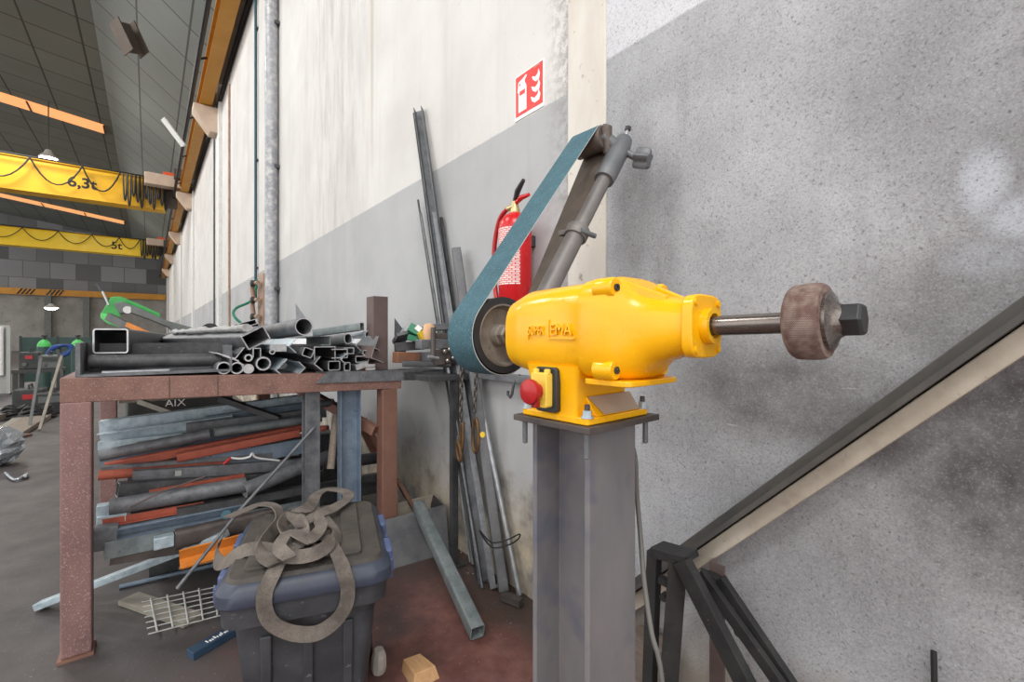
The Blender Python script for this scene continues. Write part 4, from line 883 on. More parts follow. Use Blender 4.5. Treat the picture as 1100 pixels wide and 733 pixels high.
und('steel_bar', 'slim grey bar between the red tubes', 'bar', (108, 505), -2.86, (320, 486), -2.85, rect(.04, .03), Ml)
und('steel_sheet', 'wide pale blue board end on behind the loose steel rod', 'board', (205, 500), -2.86, (330, 478), -2.84, rect(.03, .085), 'blue_steel')
und('primed_tube', 'thin red tube by the white tagged wire', 'tube', (200, 505), -2.78, (330, 497), -2.8, rect(.02, .018), 'primer_red')
und('rectangular_tube', 'grey rectangular tube with a printed sticker', 'rectangular tube', (142, 512), -2.78, (330, 498), -2.78, rhs(.04, .058, .004), Ml)
st_ = tag(MB().prof(onX(188, 509, -2.752), onX(195, 508.3, -2.752), rect(.004, .026)).build('sticker', 'pale_grey'), 'small pale sticker stuck on the grey rectangular tube', 'sticker')
und('rectangular_tube', 'dark rectangular tube with open bright rimmed end facing left', 'rectangular tube', (126, 526), -2.72, (300, 512), -2.82, rhs(.075, .062, .004), Dk, .05)
und('primed_tube', 'short thin red tube resting on the big grey pipe', 'tube', (160, 529), -2.70, (262, 511), -2.74, rect(.02, .02), 'primer_red')
und('steel_pipe', 'big pale grey pipe in the middle of the under bench stack', 'pipe', (118, 545), -2.68, (264, 521), -2.66, pipe(.074, .005, 28), 'mill_steel')
und('steel_pipe', 'second big grey pipe butting the middle one, rising to the right', 'pipe', (262, 527), -2.62, (352, 491), -2.72, pipe(.075, .006, 28), Ml)
und('steel_block', 'upper pale blue block poking out behind the leg', 'block', (104, 549), -2.7, (122, 546), -2.7, rect(.05, .05), G, 0, .003)
und('steel_block', 'lower pale blue block poking out behind the leg', 'block', (104, 560), -2.68, (136, 555), -2.68, rect(.05, .045), G, 0, .003)
und('rectangular_tube', 'dark tube beneath the big pale grey pipe', 'rectangular tube', (140, 556), -2.7, (345, 524), -2.72, rhs(.06, .055, .004), Dk)
und('primed_angle', 'red primed angle below the big pale grey pipe', 'steel angle', (110, 563), -2.64, (219, 543), -2.66, L(.03, .03, .004), 'primer_red')
und('steel_bar', 'dark bar running right from the red angle', 'bar', (190, 551), -2.65, (405, 512), -2.7, rect(.04, .04), Dk)
und('steel_channel', 'blue channel lying above the dark open I beam', 'channel', (122, 574), -2.62, (262, 546), -2.66, U(.05, .05, .005), 'blue_steel', -PI/2)
und('square_tube', 'large dark square ended tube just behind the front leg', 'square tube', (100, 579), -2.62, (126, 575), -2.62, rhs(.06, .1, .005), Ml)
und('steel_beam', 'dark weathered I beam lowest of the stack', 'beam', (112, 590), -2.6, (330, 546), -2.66, I(.07, .07, .008, .006), 'green_grey_steel', PI/2)
und('rounded_tube', 'dark rounded rectangular tube ending beside the pale blue block', 'rectangular tube', (187, 580), -2.55, (300, 553), -2.6, rhs(.055, .085, .005, .02), 'plate_steel')
und('steel_block', 'pale blue block in front of the rounded dark tube', 'block', (165, 584), -2.54, (187, 579), -2.54, rect(.05, .05), G, 0, .003)
und('steel_bar', 'brown grey flat bar under the I beam', 'bar', (118, 600), -2.6, (200, 587), -2.62, rect(.06, .04), 'plate_steel')
for k, (py, x, z_, lb) in enumerate([(0, -3.0, .06, 'dark beam on the floor at the bottom of the under bench stack'), (0, -3.15, .06, 'dark beam farthest back on the floor under the bench')]):
    tag(MB().prof((x, .0, z_), (x + .02, 1.05, z_), I(.12, z_ * 2, .01, .008)).build('steel_beam', Dk), lb, 'beam', GU)
for (x, w, z0_, z1_, m, lb) in [(-3.02, .2, .12, .42, Dk, 'dark box section behind the big grey pipes'), (-3.22, .16, .12, .60, Dk, 'dark box section far back under the galvanised sections')]:
    tag(MB().prof((x, .0, (z0_ + z1_)/2), (x, 1.08, (z0_ + z1_)/2), rhs(w, z1_ - z0_, .006)).build('box_section', [m, 'cut_steel'], smooth=40), lb, 'box section', GU)
# vertical stakes under the apron
def stake(name, lb, px0, px1, x, m, pr=None):
    a_, b_ = onX(px0, 470, x), onX(px1, 470, x); yc = (a_.y + b_.y)/2; w = (b_.y - a_.y)
    o = MB().prof((x, yc, 0), (x, yc, bt(yc) - .0975), pr(w) if pr else rect(w, .06), 0, V((1, 0, 0))).build(name, m, bevel=.003); return tag(o, lb, 'post', 'posts under the bench')
stake('steel_stake', 'narrow grey steel post under the bench, left of the blue one', 326, 342, -2.52, 'mill_steel', lambda w: I(w, .07, .006, .006))
stake('steel_stake', 'wide blue grey steel post under the bench', 364, 386, -2.50, 'blue_steel', lambda w: U(w, .06, .006))
# odds and ends right of the stakes
und('wooden_stick', 'worn wooden stick hanging down between the two posts', 'stick', (361, 446), -2.6, (355, 504), -2.52, pipe(.04, .006), 'wood_grey')
und('steel_pipe', 'dark pipe stub poking out between the two posts', 'pipe', (343, 434), -2.75, (358, 433), -2.7, pipe(.05, .004), Dk)
und('primed_tube', 'stubby red tube end between the two posts', 'tube', (340, 461), -2.78, (352, 460), -2.72, pipe(.034, .004), 'primer_red')
und('steel_pipe', 'dark pipe low behind the blue grey post', 'pipe', (345, 500), -2.72, (405, 492), -2.75, pipe(.07, .005), Dk)
und('steel_bar', 'lowest dark bar behind the blue grey post', 'bar', (330, 535), -2.75, (408, 520), -2.75, rect(.08, .08), Dk)
und('steel_angle', 'rusty angle leaning behind the right bench leg', 'steel angle', (388, 452), -2.75, (404, 484), -2.62, L(.05, .05, .005), 'rust_brown_plain')
und('steel_bar', 'dark bar crossing high under the bench towards the back', 'bar', (236, 428), -3.1, (300, 450), -2.95, rect(.05, .03), Dk)
und('wooden_lath', 'pale wooden lath leaning under the bench near the lettered crate', 'lath', (150, 431), -3.6, (206, 451), -3.35, rect(.03, .03), 'board_grey')
cr = thing('lettered_crate', 'dark crate with white letters seen under the bench', 'crate', onX(186, 445, -4.6)); pc_ = onX(180, 438, -4.6); pc2 = onX(250, 438, -4.6)
MB().box((-4.9, pc_.y - .25, .0), (-4.6, pc2.y, .80)).build('crate_body', 'machine_dark', cr, bevel=.01)
p_ = onX(177, 437.5, -4.595); letters('white_lettering', 'AIX', .085, .002, 'bright_white', p_, (PI/2, 0, PI/2), cr)
tw_ = thing('tagged_wire', 'twist of white wire with a red tip on the stack', 'wire', onX(262, 492, -2.72))
MB().tube(smoothpath([onX(248, 492, -2.72), onX(258, 493, -2.71), onX(268, 491, -2.7), onX(271, 487, -2.71), onX(276, 492, -2.72), onX(300, 495, -2.74)], 5), .005, 6).build('wire', 'bright_white', tw_); MB().tube([onX(240, 499, -2.72), onX(248, 492, -2.72)], .008, 8).build('red_tip', 'red_plastic', tw_)
tag(MB().tube([onX(140, 545, -2.63), onX(170, 530, -2.62), onX(220, 512, -2.66)], .004, 6).build('thin_rod', 'dark_brown_post'), 'thin dark wire rod lying across the big pale pipe', 'rod')
lr = MB().tube([onX(338, 459, -2.47), onX(258, 548, -2.36), onX(190, 633, -2.25)], .0075, 10).build('long_rod', 'mill_steel', smooth=50)
tag(lr, 'long thin steel rod leaning diagonally in front of the stack', 'rod')
# ================================================================== ON THE WALL
sg = thing('fire_sign', 'red and white fire extinguisher sign on the wall', 'sign', (-1.65, WALL - .004, 2.33))
sx0, sx1, sz0, sz1 = -1.752, -1.552, 2.328, 2.53; yw = WALL
MB().box((sx0 - .006, yw - .004, sz0 - .012), (sx1 + .004, yw, sz1 + .006)).build('sign_board', 'bright_white', sg)
MB().box((sx0 + .002, yw - .0055, sz0 + .006), (sx1 - .002, yw - .004, sz1 - .002)).build('red_field', 'sign_red', sg)
def pic(pts, nm, m='bright_white', y=.0065):
    return MB().extrude([V((sx0 + a_ * (sx1 - sx0), yw - y, sz0 + b_ * (sz1 - sz0))) for a_, b_ in pts], (0, .001, 0)).build(nm, m, sg)
pic([(.12, .1), (.42, .1), (.42, .66), (.38, .74), (.16, .74), (.12, .66)], 'extinguisher_symbol'); pic([(.17, .5), (.37, .5), (.37, .6), (.17, .6)], 'symbol_band', 'sign_red', .0075)
pic([(.2, .74), (.36, .74), (.36, .82), (.44, .9), (.4, .93), (.3, .88), (.12, .84), (.08, .6), (.11, .6), (.15, .79), (.2, .8)], 'extinguisher_symbol')
for k in range(3):
    z_ = .12 + k * .24; s_ = 1 - k * .08; x_ = .58 + .02 * k
    pic([(x_, z_ + .2 * s_), (x_ + .04, z_ + .08), (x_ + .14, z_), (x_ + .3 * s_, z_ + .02), (x_ + .34 * s_, z_ + .14), (x_ + .28 * s_, z_ + .26), (x_ + .24 * s_, z_ + .16), (x_ + .14 * s_, z_ + .12), (x_ + .06 * s_, z_ + .16)], 'flame_symbol')
pic([(.68, .945), (.9, .945), (.9, .965), (.68, .965)], 'sign_caption', 'beige_dust')
ex, ey, ez, er = -1.638, 1.325, 1.345, .077
fe = thing('fire_extinguisher', 'red fire extinguisher hung on the wall beneath the sign', 'extinguisher', (ex, ey, ez))
MB().lathe((ex, ey, ez + .045), (0, 0, 1), [(0, .06), (0, er - .006), (.01, er), (.36, er), (.39, er * .93), (.415, er * .7), (.43, er * .42), (.435, .02)], 40).build('cylinder', 'red_paint', fe, 40)
MB().lathe((ex, ey, ez), (0, 0, 1), [(0, er - .002), (.0, er + .003), (.05, er + .003), (.052, er - .004)], 40).build('foot_ring', 'dark_rubber', fe, 40)
lbp = [[V((ex + (er + .0008) * math.cos(a_), ey + (er + .0008) * math.sin(a_), z_)) for a_ in [math.radians(-140 + 118 * k / 16) for k in range(17)]] for z_ in (ez + .14, ez + .40)]
lm = MB(); lm.add(lbp[0] + lbp[1], [(i, i + 1, 18 + i, 17 + i) for i in range(16)]); lm.build('printed_label', 'extinguisher_print', fe, 60)
vz = ez + .475
MB().lathe((ex, ey, vz), (0, 0, 1), [(0, .02), (.012, .024), (.03, .018), (.055, .016), (.06, .01)], 20).build('valve', 'brass', fe, 40)
MB().tube([(ex - .01, ey, vz + .035), (ex - .045, ey - .01, vz + .03)], .013, 12).build('hose_outlet', 'brass', fe)
MB().tube([(ex - .005, ey, vz + .05), (ex + .03, ey - .01, vz + .095), (ex + .085, ey - .02, vz + .13)], [.011, .014, .009], 12).build('squeeze_lever', 'black_plastic', fe, 50)
MB().tube([(ex, ey, vz + .045), (ex + .06, ey - .012, vz + .058), (ex + .12, ey - .02, vz + .055)], [.009, .012, .008], 12).build('carry_handle', 'red_paint', fe, 50)
hp = smoothpath([(ex - .045, ey - .01, vz + .03), (ex - .1, ey - .012, vz - .005), (ex - .14, ey - .012, vz - .1), (ex - .15, ey - .012, vz - .22), (ex - .13, ey - .02, vz - .33), (ex - .095, ey - .03, vz - .42)], 6)
MB().tube(hp, .0115, 12).build('discharge_hose', 'red_plastic', fe, 50)
MB().box((ex - .03, ey + er - .004, ez + .33), (ex + .03, WALL, ez + .38)).build('wall_bracket', 'dark_steel', fe)

# ------------------------------------------------------------------ lengths leaning on the wall between bench and column
GL = 'lengths leaning in the corner by the wall'
def lean(name, lb, cat, ptop, ytop, foot, pr, m, roll=0, ext=0):
    a_ = onZ(foot[0], foot[1], .0); b_ = onY(ptop[0], ptop[1], ytop); d_ = (b_ - a_).normalized(); a_ = V((a_.x, min(a_.y, 1.39), .01))
    o = MB().prof(a_, b_, pr, roll, V((0, 1, 0))).build(name, [m, 'cut_steel'], smooth=40); return tag(o, lb, cat, GL)
lean('steel_channel', 'tallest grey channel leaning on the wall, top above the paint line', 'channel', (449.5, 117), 1.385, (521, 628), U(.055, .045, .004), 'mill_steel', 2.4)
lean('steel_bar', 'thin dark bar leaning just left of the tallest channel', 'bar', (446, 122), 1.4, (515, 626), rect(.012, .03), Dk, .2)
lean('steel_rod', 'thin rod starting left of the tall channel at the paint line', 'rod', (449, 215), 1.39, (512, 620), bar(.014), Dk)
lean('steel_rod', 'second thin rod left of the tall channel, slightly shorter', 'rod', (452, 229), 1.375, (518, 634), bar(.014), Ml)
lean('steel_angle', 'grey angle leaning right of the tall channel, shorter', 'steel angle', (467, 229), 1.38, (530, 634), L(.03, .03, .004), Ml, .6)
lean('steel_rod', 'slim bar leaning rightmost behind the tall channel', 'rod', (474, 234), 1.4, (527, 620), rect(.016, .016), Dk)
lean('square_tube', 'dark square tube leaning beside the belt, square top', 'square tube', (490, 268), 1.36, (541, 636), rhs(.06, .05, .004), 'worn_steel', .5)
lean('round_tube', 'bright thin tube leaning nearest the steel column', 'tube', (500, 350), 1.36, (566, 638), pipe(.026, .003), 'bright_steel')
lean('round_tube', 'bright tube leaning behind the hanging chains', 'tube', (482, 395), 1.33, (513, 606), pipe(.03, .003), 'bright_steel')
lean('steel_rod', 'shiny thin rod leaning leftmost beneath the bench end', 'rod', (478, 400), 1.36, (505, 606), bar(.013), 'bright_steel')
lean('flat_bar', 'pale edged flat bar leaning behind the chain links', 'flat bar', (507, 420), 1.34, (536, 632), rect(.035, .01), Ml, .4)
bd = [onD(px, py, 2.12) for px, py in [(515, 570), (528, 588), (545, 586), (556, 580), (558, 574), (545, 580), (528, 583)]]
tag(MB().tube(smoothpath(bd, 4, True), .004, 6, True).build('tie_wire', 'cable_black'), 'black wire tied round the leaning lengths', 'wire')
# bracket bar and hook behind the belt wheel
wbk = thing('wall_bar', 'grey steel bar fixed level on the wall behind the grinder', 'bar', (-1.75, 1.39, 1.03))
MB().box((-2.05, 1.36, 1.03), (-1.45, 1.425, 1.065)).build('bar_length', 'mill_steel', wbk, bevel=.002)
hk = onY(550, 424, 1.34); MB().tube([hk + V((0, .05, .09)), hk + V((0, .01, .05)), hk, hk + V((-.012, 0, -.015)), hk + V((-.03, 0, -.004)), hk + V((-.03, 0, .014))], .007, 8).build('hook', 'dark_steel', wbk, 50)
# two hanging chains with links
def chain(name, lb, ptop, pbot, y, ring, tilt):
    a_, b_ = onY(*ptop, y), onY(*pbot, y); c_ = thing(name, lb, 'chain', b_); n_ = max(3, int((a_ - b_).length / .031)); d_ = (b_ - a_).normalized()
    for k in range(n_):
        o_ = a_ + (b_ - a_) * ((k + .5) / n_); s_ = V((1, 0, 0)) if k % 2 else V((.3, -.95, 0)); s_ = (s_ - d_ * s_.dot(d_)).normalized()
        MB().tube([o_ + d_ * (.021 * math.sin(t_)) + s_ * (.010 * math.cos(t_)) for t_ in [2*PI*j/14 for j in range(14)]], .005, 6, True).build('chain_link', 'chain_steel' if k < n_ - 3 else 'chain_steel', c_, 60)
    for (px, py, rw, rh, tl) in ring:
        o_ = onY(px, py, y - .01); u_ = V((math.sin(tl), 0, math.cos(tl))); s_ = V((math.cos(tl), -.25, -math.sin(tl)))
        MB().tube([o_ + u_ * (rh * math.sin(t_)) + s_ * (rw * math.cos(t_) * (1 - .25 * math.sin(t_))) for t_ in [2*PI*j/24 for j in range(24)]], .0085, 8, True).build('ring_link', 'rust_chain', c_, 60)
    return c_
chain('hanging_chain', 'left hanging chain with narrow rusty ring below the bench end', (496, 388), (495, 452), 1.27, [(496, 470, .022, .075, .12), (493, 485, .03, .05, -.3)], 0)
c_ = chain('hanging_chain', 'right hanging chain with wide rusty ring and yellow tag', (512, 390), (510, 442), 1.3, [(511, 468, .042, .085, .05)], 0)
MB().lathe(onY(519, 467, 1.27), (.3, -.9, 0), [(0, .014), (.008, .014)], 14).build('yellow_tag', 'carton_yellow', c_)

# ================================================================== FLOOR, CENTRE
# open steel trough
bn = thing('steel_trough', 'grey worn steel trough on the floor between bench and wall', 'trough', (-2.45, 1.2, 0))
MB().hexa([(-2.33, .93, 0), (-2.325, .93, 0), (-2.285, 1.36, 0), (-2.29, 1.36, 0)], [(-2.42, .90, .235), (-2.414, .90, .235), (-2.40, 1.40, .235), (-2.406, 1.40, .235)]).build('front_side', 'worn_steel', bn)
MB().hexa([(-2.60, .93, 0), (-2.594, .93, 0), (-2.56, 1.36, 0), (-2.566, 1.36, 0)], [(-2.53, .90, .262), (-2.524, .90, .262), (-2.54, 1.40, .262), (-2.546, 1.40, .262)]).build('back_side', 'beige_dust', bn)
MB().hexa([(-2.6, .93, 0), (-2.33, .93, 0), (-2.29, 1.36, 0), (-2.566, 1.36, 0)], [(-2.6, .93, .006), (-2.33, .93, .006), (-2.29, 1.36, .006), (-2.566, 1.36, .006)]).build('trough_floor', 'dark_steel', bn)
for y in (.93, 1.36): MB().hexa([(-2.6, y - .003, 0), (-2.30, y - .003, 0), (-2.30, y + .003, 0), (-2.6, y + .003, 0)], [(-2.53, y - .003 + (.03 if y > 1 else -.03), .26), (-2.41, y - .003 + (.03 if y > 1 else -.03), .235), (-2.41, y + .003 + (.03 if y > 1 else -.03), .235), (-2.53, y + .003 + (.03 if y > 1 else -.03), .26)]).build('end_side', 'dark_steel', bn)
p0, p1 = onZ(513, 680, .034), onZ(449, 543, .262)
tag(MB().prof(p0, p1, rhs(.062, .062, .005), 0).build('box_section', 'green_grey_steel', smooth=40, bevel=.001), 'greenish steel box section lying from the trough rim to the red floor', 'box section')
# rust brown strut beyond the right bench leg
tag(MB().prof(onZ(452, 560, .12), onD(426, 515, 2.7), rect(.05, .02)).build('steel_strut', 'rust_brown_plain'), 'rust brown strut slanting behind the right bench leg', 'strut')
# debris at the foot of the wall
for i in range(26):
    x_, y_ = -1.75 - random.random() * .6, 1.30 + random.random() * .11; s_ = .006 + .014 * random.random() ** 2
    vs = [V((x_, y_, .002)) + V((random.uniform(-1, 1) * s_, random.uniform(-1, 1) * s_, random.random() * s_ * 1.2)) for _ in range(8)]
    m_ = bmesh.new(); [m_.verts.new(v) for v in vs]; bmesh.ops.convex_hull(m_, input=m_.verts); m_.verts.ensure_lookup_table(); m_.verts.index_update()
    used = sorted({v.index for f in m_.faces for v in f.verts}); mp = {k: i_ for i_, k in enumerate(used)}; mm = MB(); mm.add([m_.verts[k].co.copy() for k in used], [tuple(mp[v.index] for v in f.verts) for f in m_.faces]); m_.free()
    tag(mm.build('rubble_chip', ['stone', 'dark_steel', 'plate_steel'][i % 3]), ['pale chip of rubble at the foot of the wall', 'dark chip of rubble at the foot of the wall', 'brownish chip of rubble at the foot of the wall'][i % 3], 'rubble', ['pale rubble chips by the wall', 'dark rubble chips by the wall', 'brownish rubble chips by the wall'][i % 3])
for (pa, pb_, w, m, lb) in [((545, 600), (566, 625), .05, 'dark_steel', 'dark flat scrap on the floor behind the bright thin tube'), ((540, 640), (560, 648), .04, 'plate_steel', 'short dark scrap on the floor beside the steel column'), ((505, 590), (530, 600), .05, 'plate_steel', 'dark scrap behind the leaning rods at the wall foot')]:
    tag(MB().prof(onZ(*pa, .02), onZ(*pb_, .02), rect(w, .03)).build('scrap_piece', m), lb, 'scrap')
# wood offcut and pale block at bottom of view
wo = onZ(450, 722, .0); tag(MB().hexa([(wo.x - .045, wo.y - .05, 0), (wo.x + .075, wo.y - .06, 0), (wo.x + .08, wo.y + .045, 0), (wo.x - .03, wo.y + .03, 0)],
    [(wo.x - .04, wo.y - .045, .045), (wo.x + .065, wo.y - .05, .05), (wo.x + .07, wo.y + .03, .05), (wo.x - .03, wo.y + .02, .045)]).build('wood_offcut', 'wood_pale', bevel=.003), 'pale wood offcut on the red floor beside the tool trunk', 'wood offcut')
st = onZ(407, 722, .0); sm = [[V((st.x + .03 * s_ * math.cos(a_), st.y + .028 * s_ * math.sin(a_) , z_)) for a_ in [2*PI*k/9 + .2 for k in range(9)]] for z_, s_ in ((0, .8), (.02, 1), (.06, .95), (.085, .6))]
tag(MB().loft(sm).build('stone_block', 'stone'), 'small pale stone lying against the tool trunk', 'stone')

# ================================================================== FLOOR, LEFT FRONT
wb0, wb1 = onZ(41, 651, .018), onX(243, 574, -2.5)
tag(MB().prof(wb0, wb1, rect(.05, .03)).build('pale_bar', 'galvanised', bevel=.003), 'long pale grey bar sticking out past the front bench leg', 'bar')
ob0, ob1 = onX(193, 602, -2.42), onX(262, 583, -2.42)
tag(MB().prof(V((ob0.x, ob0.y, ob0.z)), ob1, L(.06, .055, .008), -.4).build('orange_angle', 'orange_paint'), 'orange painted steel angle beside the tool trunk', 'steel angle')
tag(MB().tube([onZ(128, 631, .012), onZ(245, 604, .012)], .011, 10).build('steel_rod', 'blue_steel', smooth=50), 'blue grey rod lying on the floor behind the wire grating', 'rod')
tag(MB().tube([onZ(192, 611, .02), onZ(250, 598, .02)], .008, 8).build('steel_rod', 'beige_dust', smooth=50), 'thin pale rod on the floor under the orange angle', 'rod')
pk0, pk1 = onZ(138, 643, .012), onZ(208, 667, .012)
tag(MB().prof(pk0, pk1, rect(.085, .022)).build('floor_plank', 'board_grey', bevel=.002), 'grey plank lying beneath the wire grating', 'plank')
# wire grating lies on the plank
gt = thing('wire_grating', 'bent wire grating lying on the floor over a grey plank', 'grating', onZ(200, 655, .03))
c00, c10, c01, c11 = onZ(156, 645, .03), onZ(250, 626, .04), onZ(163, 679, .03), onZ(252, 656, .03)
bi = lambda u, v: c00 * (1-u)*(1-v) + c10 * u*(1-v) + c01 * (1-u)*v + c11 * u*v
for k in range(6): MB().tube([bi(.06 + k * .18, -.02), bi(.06 + k * .18, 1.03)], .0038, 6).build('wire', 'pale_grey', gt)
for k in range(7): MB().tube([bi(-.04, k / 6) + V((0, 0, -.006)), bi(1.02, k / 6) + V((0, 0, -.006))], .0026, 6).build('wire', 'pale_grey', gt)
s0, s1 = onZ(204, 704, .016), onZ(262, 671, .016)
ls = thing('labelled_bar', 'dark blue steel bar with white print lying on the floor', 'bar', (s0 + s1) / 2 - V((0, 0, .016)))
MB().prof(s0, s1, rect(.05, .03)).build('bar_body', 'label_blue', ls, bevel=.002)
for k in range(9):
    f0 = .28 + k * .045; dd = (s1 - s0); side = dd.cross(V((0, 0, 1))).normalized()
    c_ = s0 + dd * f0 + V((0, 0, .0155)) + side * (.006 if k % 3 else .0)
    MB().prof(c_, c_ + dd * (.03 if k % 2 else .02), rect(.012 if k % 3 else .018, .001)).build('white_print', 'bright_white', ls)

# ================================================================== TOOL TRUNK
ang = math.radians(-17.5); Tb = Matrix.Translation((-1.645, .437, 0)) @ Matrix.Rotation(ang, 4, 'Z')
# local x: depth (+x towards camera), local y: width
tk = thing('storage_trunk', 'black plastic tool trunk with dusty blue grey lid', 'trunk', (-1.645, .437, 0))
def rl(hx_, hy_, z, r, n=5): return [V((x, y, z)) for x, y in _rr(2*hx_, 2*hy_, r, n)]
b_ = MB(Tb); b_.loft([rl(.20, .155, .03, .04), rl(.205, .16, .05, .04), rl(.238, .19, .40, .04), rl(.242, .195, .44, .04), rl(.272, .222, .448, .05), rl(.276, .226, .505, .05)]); b_.build('trunk_body', 'box_black', tk, 35)
for y in (-.11, .0, .11):
    MB(Tb).hexa([(.202, y - .012, .06), (.216, y - .012, .06), (.216, y + .012, .06), (.202, y + .012, .06)], [(.236, y - .015, .40), (.250, y - .015, .40), (.250, y + .015, .40), (.236, y + .015, .40)]).build('body_rib', 'box_black', tk, bevel=.004)
l_ = MB(Tb); l_.loft([rl(.284, .234, .508, .055), rl(.288, .238, .515, .055), rl(.286, .236, .545, .055), rl(.27, .22, .566, .05), rl(.255, .205, .572, .045)]); ld = l_.build('lid', 'box_lid', tk, 35)
MB(Tb).loft([rl(.264, .214, .5685, .045), rl(.256, .206, .579, .04)]).build('lid_top', 'dusty_black', ld, 35)
for y0_, y1_ in ((-.17, -.11), (-.035, .035), (.09, .15)): MB(Tb).loft([[V((x, y + (y0_ + y1_)/2, z_)) for x, y in _rr(.44, y1_ - y0_, .012)] for z_ in (.578, .588)]).build('lid_rib', 'dusty_black', ld, 35, bevel=.002)
for s_ in (-1, 1):
    for x_ in (-.1, .12):
        MB(Tb).box((x_ - .05, s_ * .232 - .012, .46), (x_ + .05, s_ * .232 + .018, .555)).build('side_latch', 'blue_plastic', tk, bevel=.006)
    for k in range(7): MB(Tb).box((-.2 + k * .06, s_ * .243 - .008, .49), (-.175 + k * .06, s_ * .243 + .008, .53)).build('grip_tooth', 'blue_plastic', tk, bevel=.002)
for s_ in (-1, 1): MB(Tb).lathe((-.16, s_ * .18, .06), (0, 1, 0), [(-.025, .02), (-.025, .06), (.025, .06), (.025, .02)], 24).build('wheel', 'dark_rubber', tk, 40)
for s_ in (-1, 1): MB(Tb).box((.1, s_ * .12 - .03, 0), (.17, s_ * .12 + .03, .04)).build('foot', 'black_plastic', tk)
# webbing sling heaped on the lid
sl = thing('webbing_sling', 'dirty grey webbing sling heaped on the tool trunk lid', 'sling', (-1.62, .42, .59))
def sling(pix, zs, nr, nm, w=.042, n=6):
    ps = [onZ(px, py, z_) for (px, py), z_ in zip(pix, zs)]; P = smoothpath(ps, n); N = smoothpath(nr, n)
    return MB().ribbon(P, N, w, .004).build(nm, 'webbing', sl, 50)
UP = (0, 0, 1); ED = (.6, -.3, .6)
sling([(245, 556), (262, 549), (280, 542), (296, 545), (300, 560), (292, 572), (283, 585), (284, 598), (295, 606)], [.60, .60, .605, .615, .61, .605, .605, .61, .61], [UP, UP, UP, (.5, .3, .8), (.3, .8, .5), (.3, .8, .4), (.4, .7, .4), UP, UP], 'strap_fold')
sling([(243, 570), (232, 592), (238, 606), (262, 592), (285, 590), (310, 598), (335, 596), (352, 586), (350, 578), (330, 576)], [.585, .53, .56, .597, .603, .612, .62, .62, .615, .61], [(-.3, -1, .3), (-.3, -1, .2), (.3, -.6, .6), (.7, 0, .6), (.8, 0, .5), (.8, 0, .5), (.7, .1, .6), (.5, .4, .7), UP, UP], 'strap_fold', .04)
sling([(330, 576), (312, 578), (302, 568), (310, 556), (322, 560), (326, 574), (318, 588), (304, 584)], [.61, .62, .63, .635, .635, .63, .625, .62], [UP, (.3, .5, .7), (.2, .8, .5), (.5, .6, .5), (.6, -.4, .6), (.5, -.5, .6), UP, UP], 'strap_fold')
sling([(318, 575), (330, 562), (345, 552), (360, 545), (374, 535), (370, 528), (352, 526), (340, 532), (332, 545), (318, 550)], [.63, .625, .615, .61, .605, .607, .605, .61, .62, .63], [UP, UP, (.5, -.3, .7), (.5, -.3, .7), UP, UP, UP, UP, (.5, .3, .7), UP], 'strap_fold')
sling([(312, 600), (300, 588), (312, 572), (330, 580), (345, 566), (338, 556), (322, 566)], [.63, .64, .645, .645, .64, .635, .64], [UP, ED, UP, (.4, .4, .7), UP, ED, UP], 'strap_fold', .038)
sling([(335, 545), (350, 560), (362, 574), (352, 590), (335, 588)], [.602, .604, .606, .607, .62], [UP, UP, (.4, .6, .6), (.6, .4, .6), UP], 'strap_fold', .04)
# hanging loop over the front of the lid
fr_ = lambda y, z, o=.0: Tb @ V((.293 + o, y, z))
lp_ = [Tb @ V((.2, -.07, .60)), Tb @ V((.27, -.085, .592)), fr_(-.105, .55), fr_(-.105, .50), fr_(-.085, .455, -.003), fr_(-.035, .415, -.01), fr_(.025, .40, -.012), fr_(.075, .425, -.01), fr_(.103, .47), fr_(.108, .52), fr_(.10, .56), Tb @ V((.26, .085, .594)), Tb @ V((.16, .06, .602)), Tb @ V((.08, .04, .61))]
fn = Tb.to_3x3() @ V((1, 0, 0)); nl = [UP, (.6, -.2, .7), fn, fn, fn, (fn.x, fn.y - .3, .4), (fn.x, fn.y, .6), (fn.x, fn.y + .3, .4), fn, fn, fn, (.6, .1, .7), UP, UP]
MB().ribbon(smoothpath(lp_, 6), smoothpath(nl, 6), .04, .004).build('hanging_loop', 'webbing', sl, 50)
tcl = onZ(243, 553, .6); tag(MB().lathe(tcl, (onX(258, 548, -2.36) - tcl), [(0, .016), (.06, .013), (.062, .006)], 12).build('teal_ferrule', 'pipe_teal'), 'teal ferrule at the strap corner on the long rod', 'ferrule')

# ================================================================== RIGHT FRONT: STRINGER AND TRESTLES
b0_, b1_ = onY(700, 641, 1.39), V((.16, 1.39, 0)); 
u0, u1 = onY(744, 606, 1.385), onY(1100, 366, 1.385); dS = (u1 - u0).normalized()
s_a = u0 - dS * ((u0.z - .03) / dS.z); s_b = u0 + dS * 2.6
ss = thing('sloping_beam', 'sloping steel beam along the right wall, dark above and pale beneath', 'beam', (s_a.x, 1.385, 0))
MB().prof(s_a, s_b, rect(.078, .044)).build('web', 'beige_dust', ss, bevel=.003)
pn = V((-dS.z, 0, dS.x)); MB().prof(s_a + pn * .031 + V((0, -.022, 0)), s_b + pn * .031 + V((0, -.022, 0)), rect(.12, .012)).build('top_flange', 'soot_top', ss)
MB().prof(s_a + pn * .046 + V((0, .005, 0)), s_b + pn * .046 + V((0, .005, 0)), rect(.064, .032)).build('upper_flange', 'soot_top', ss, bevel=.002)
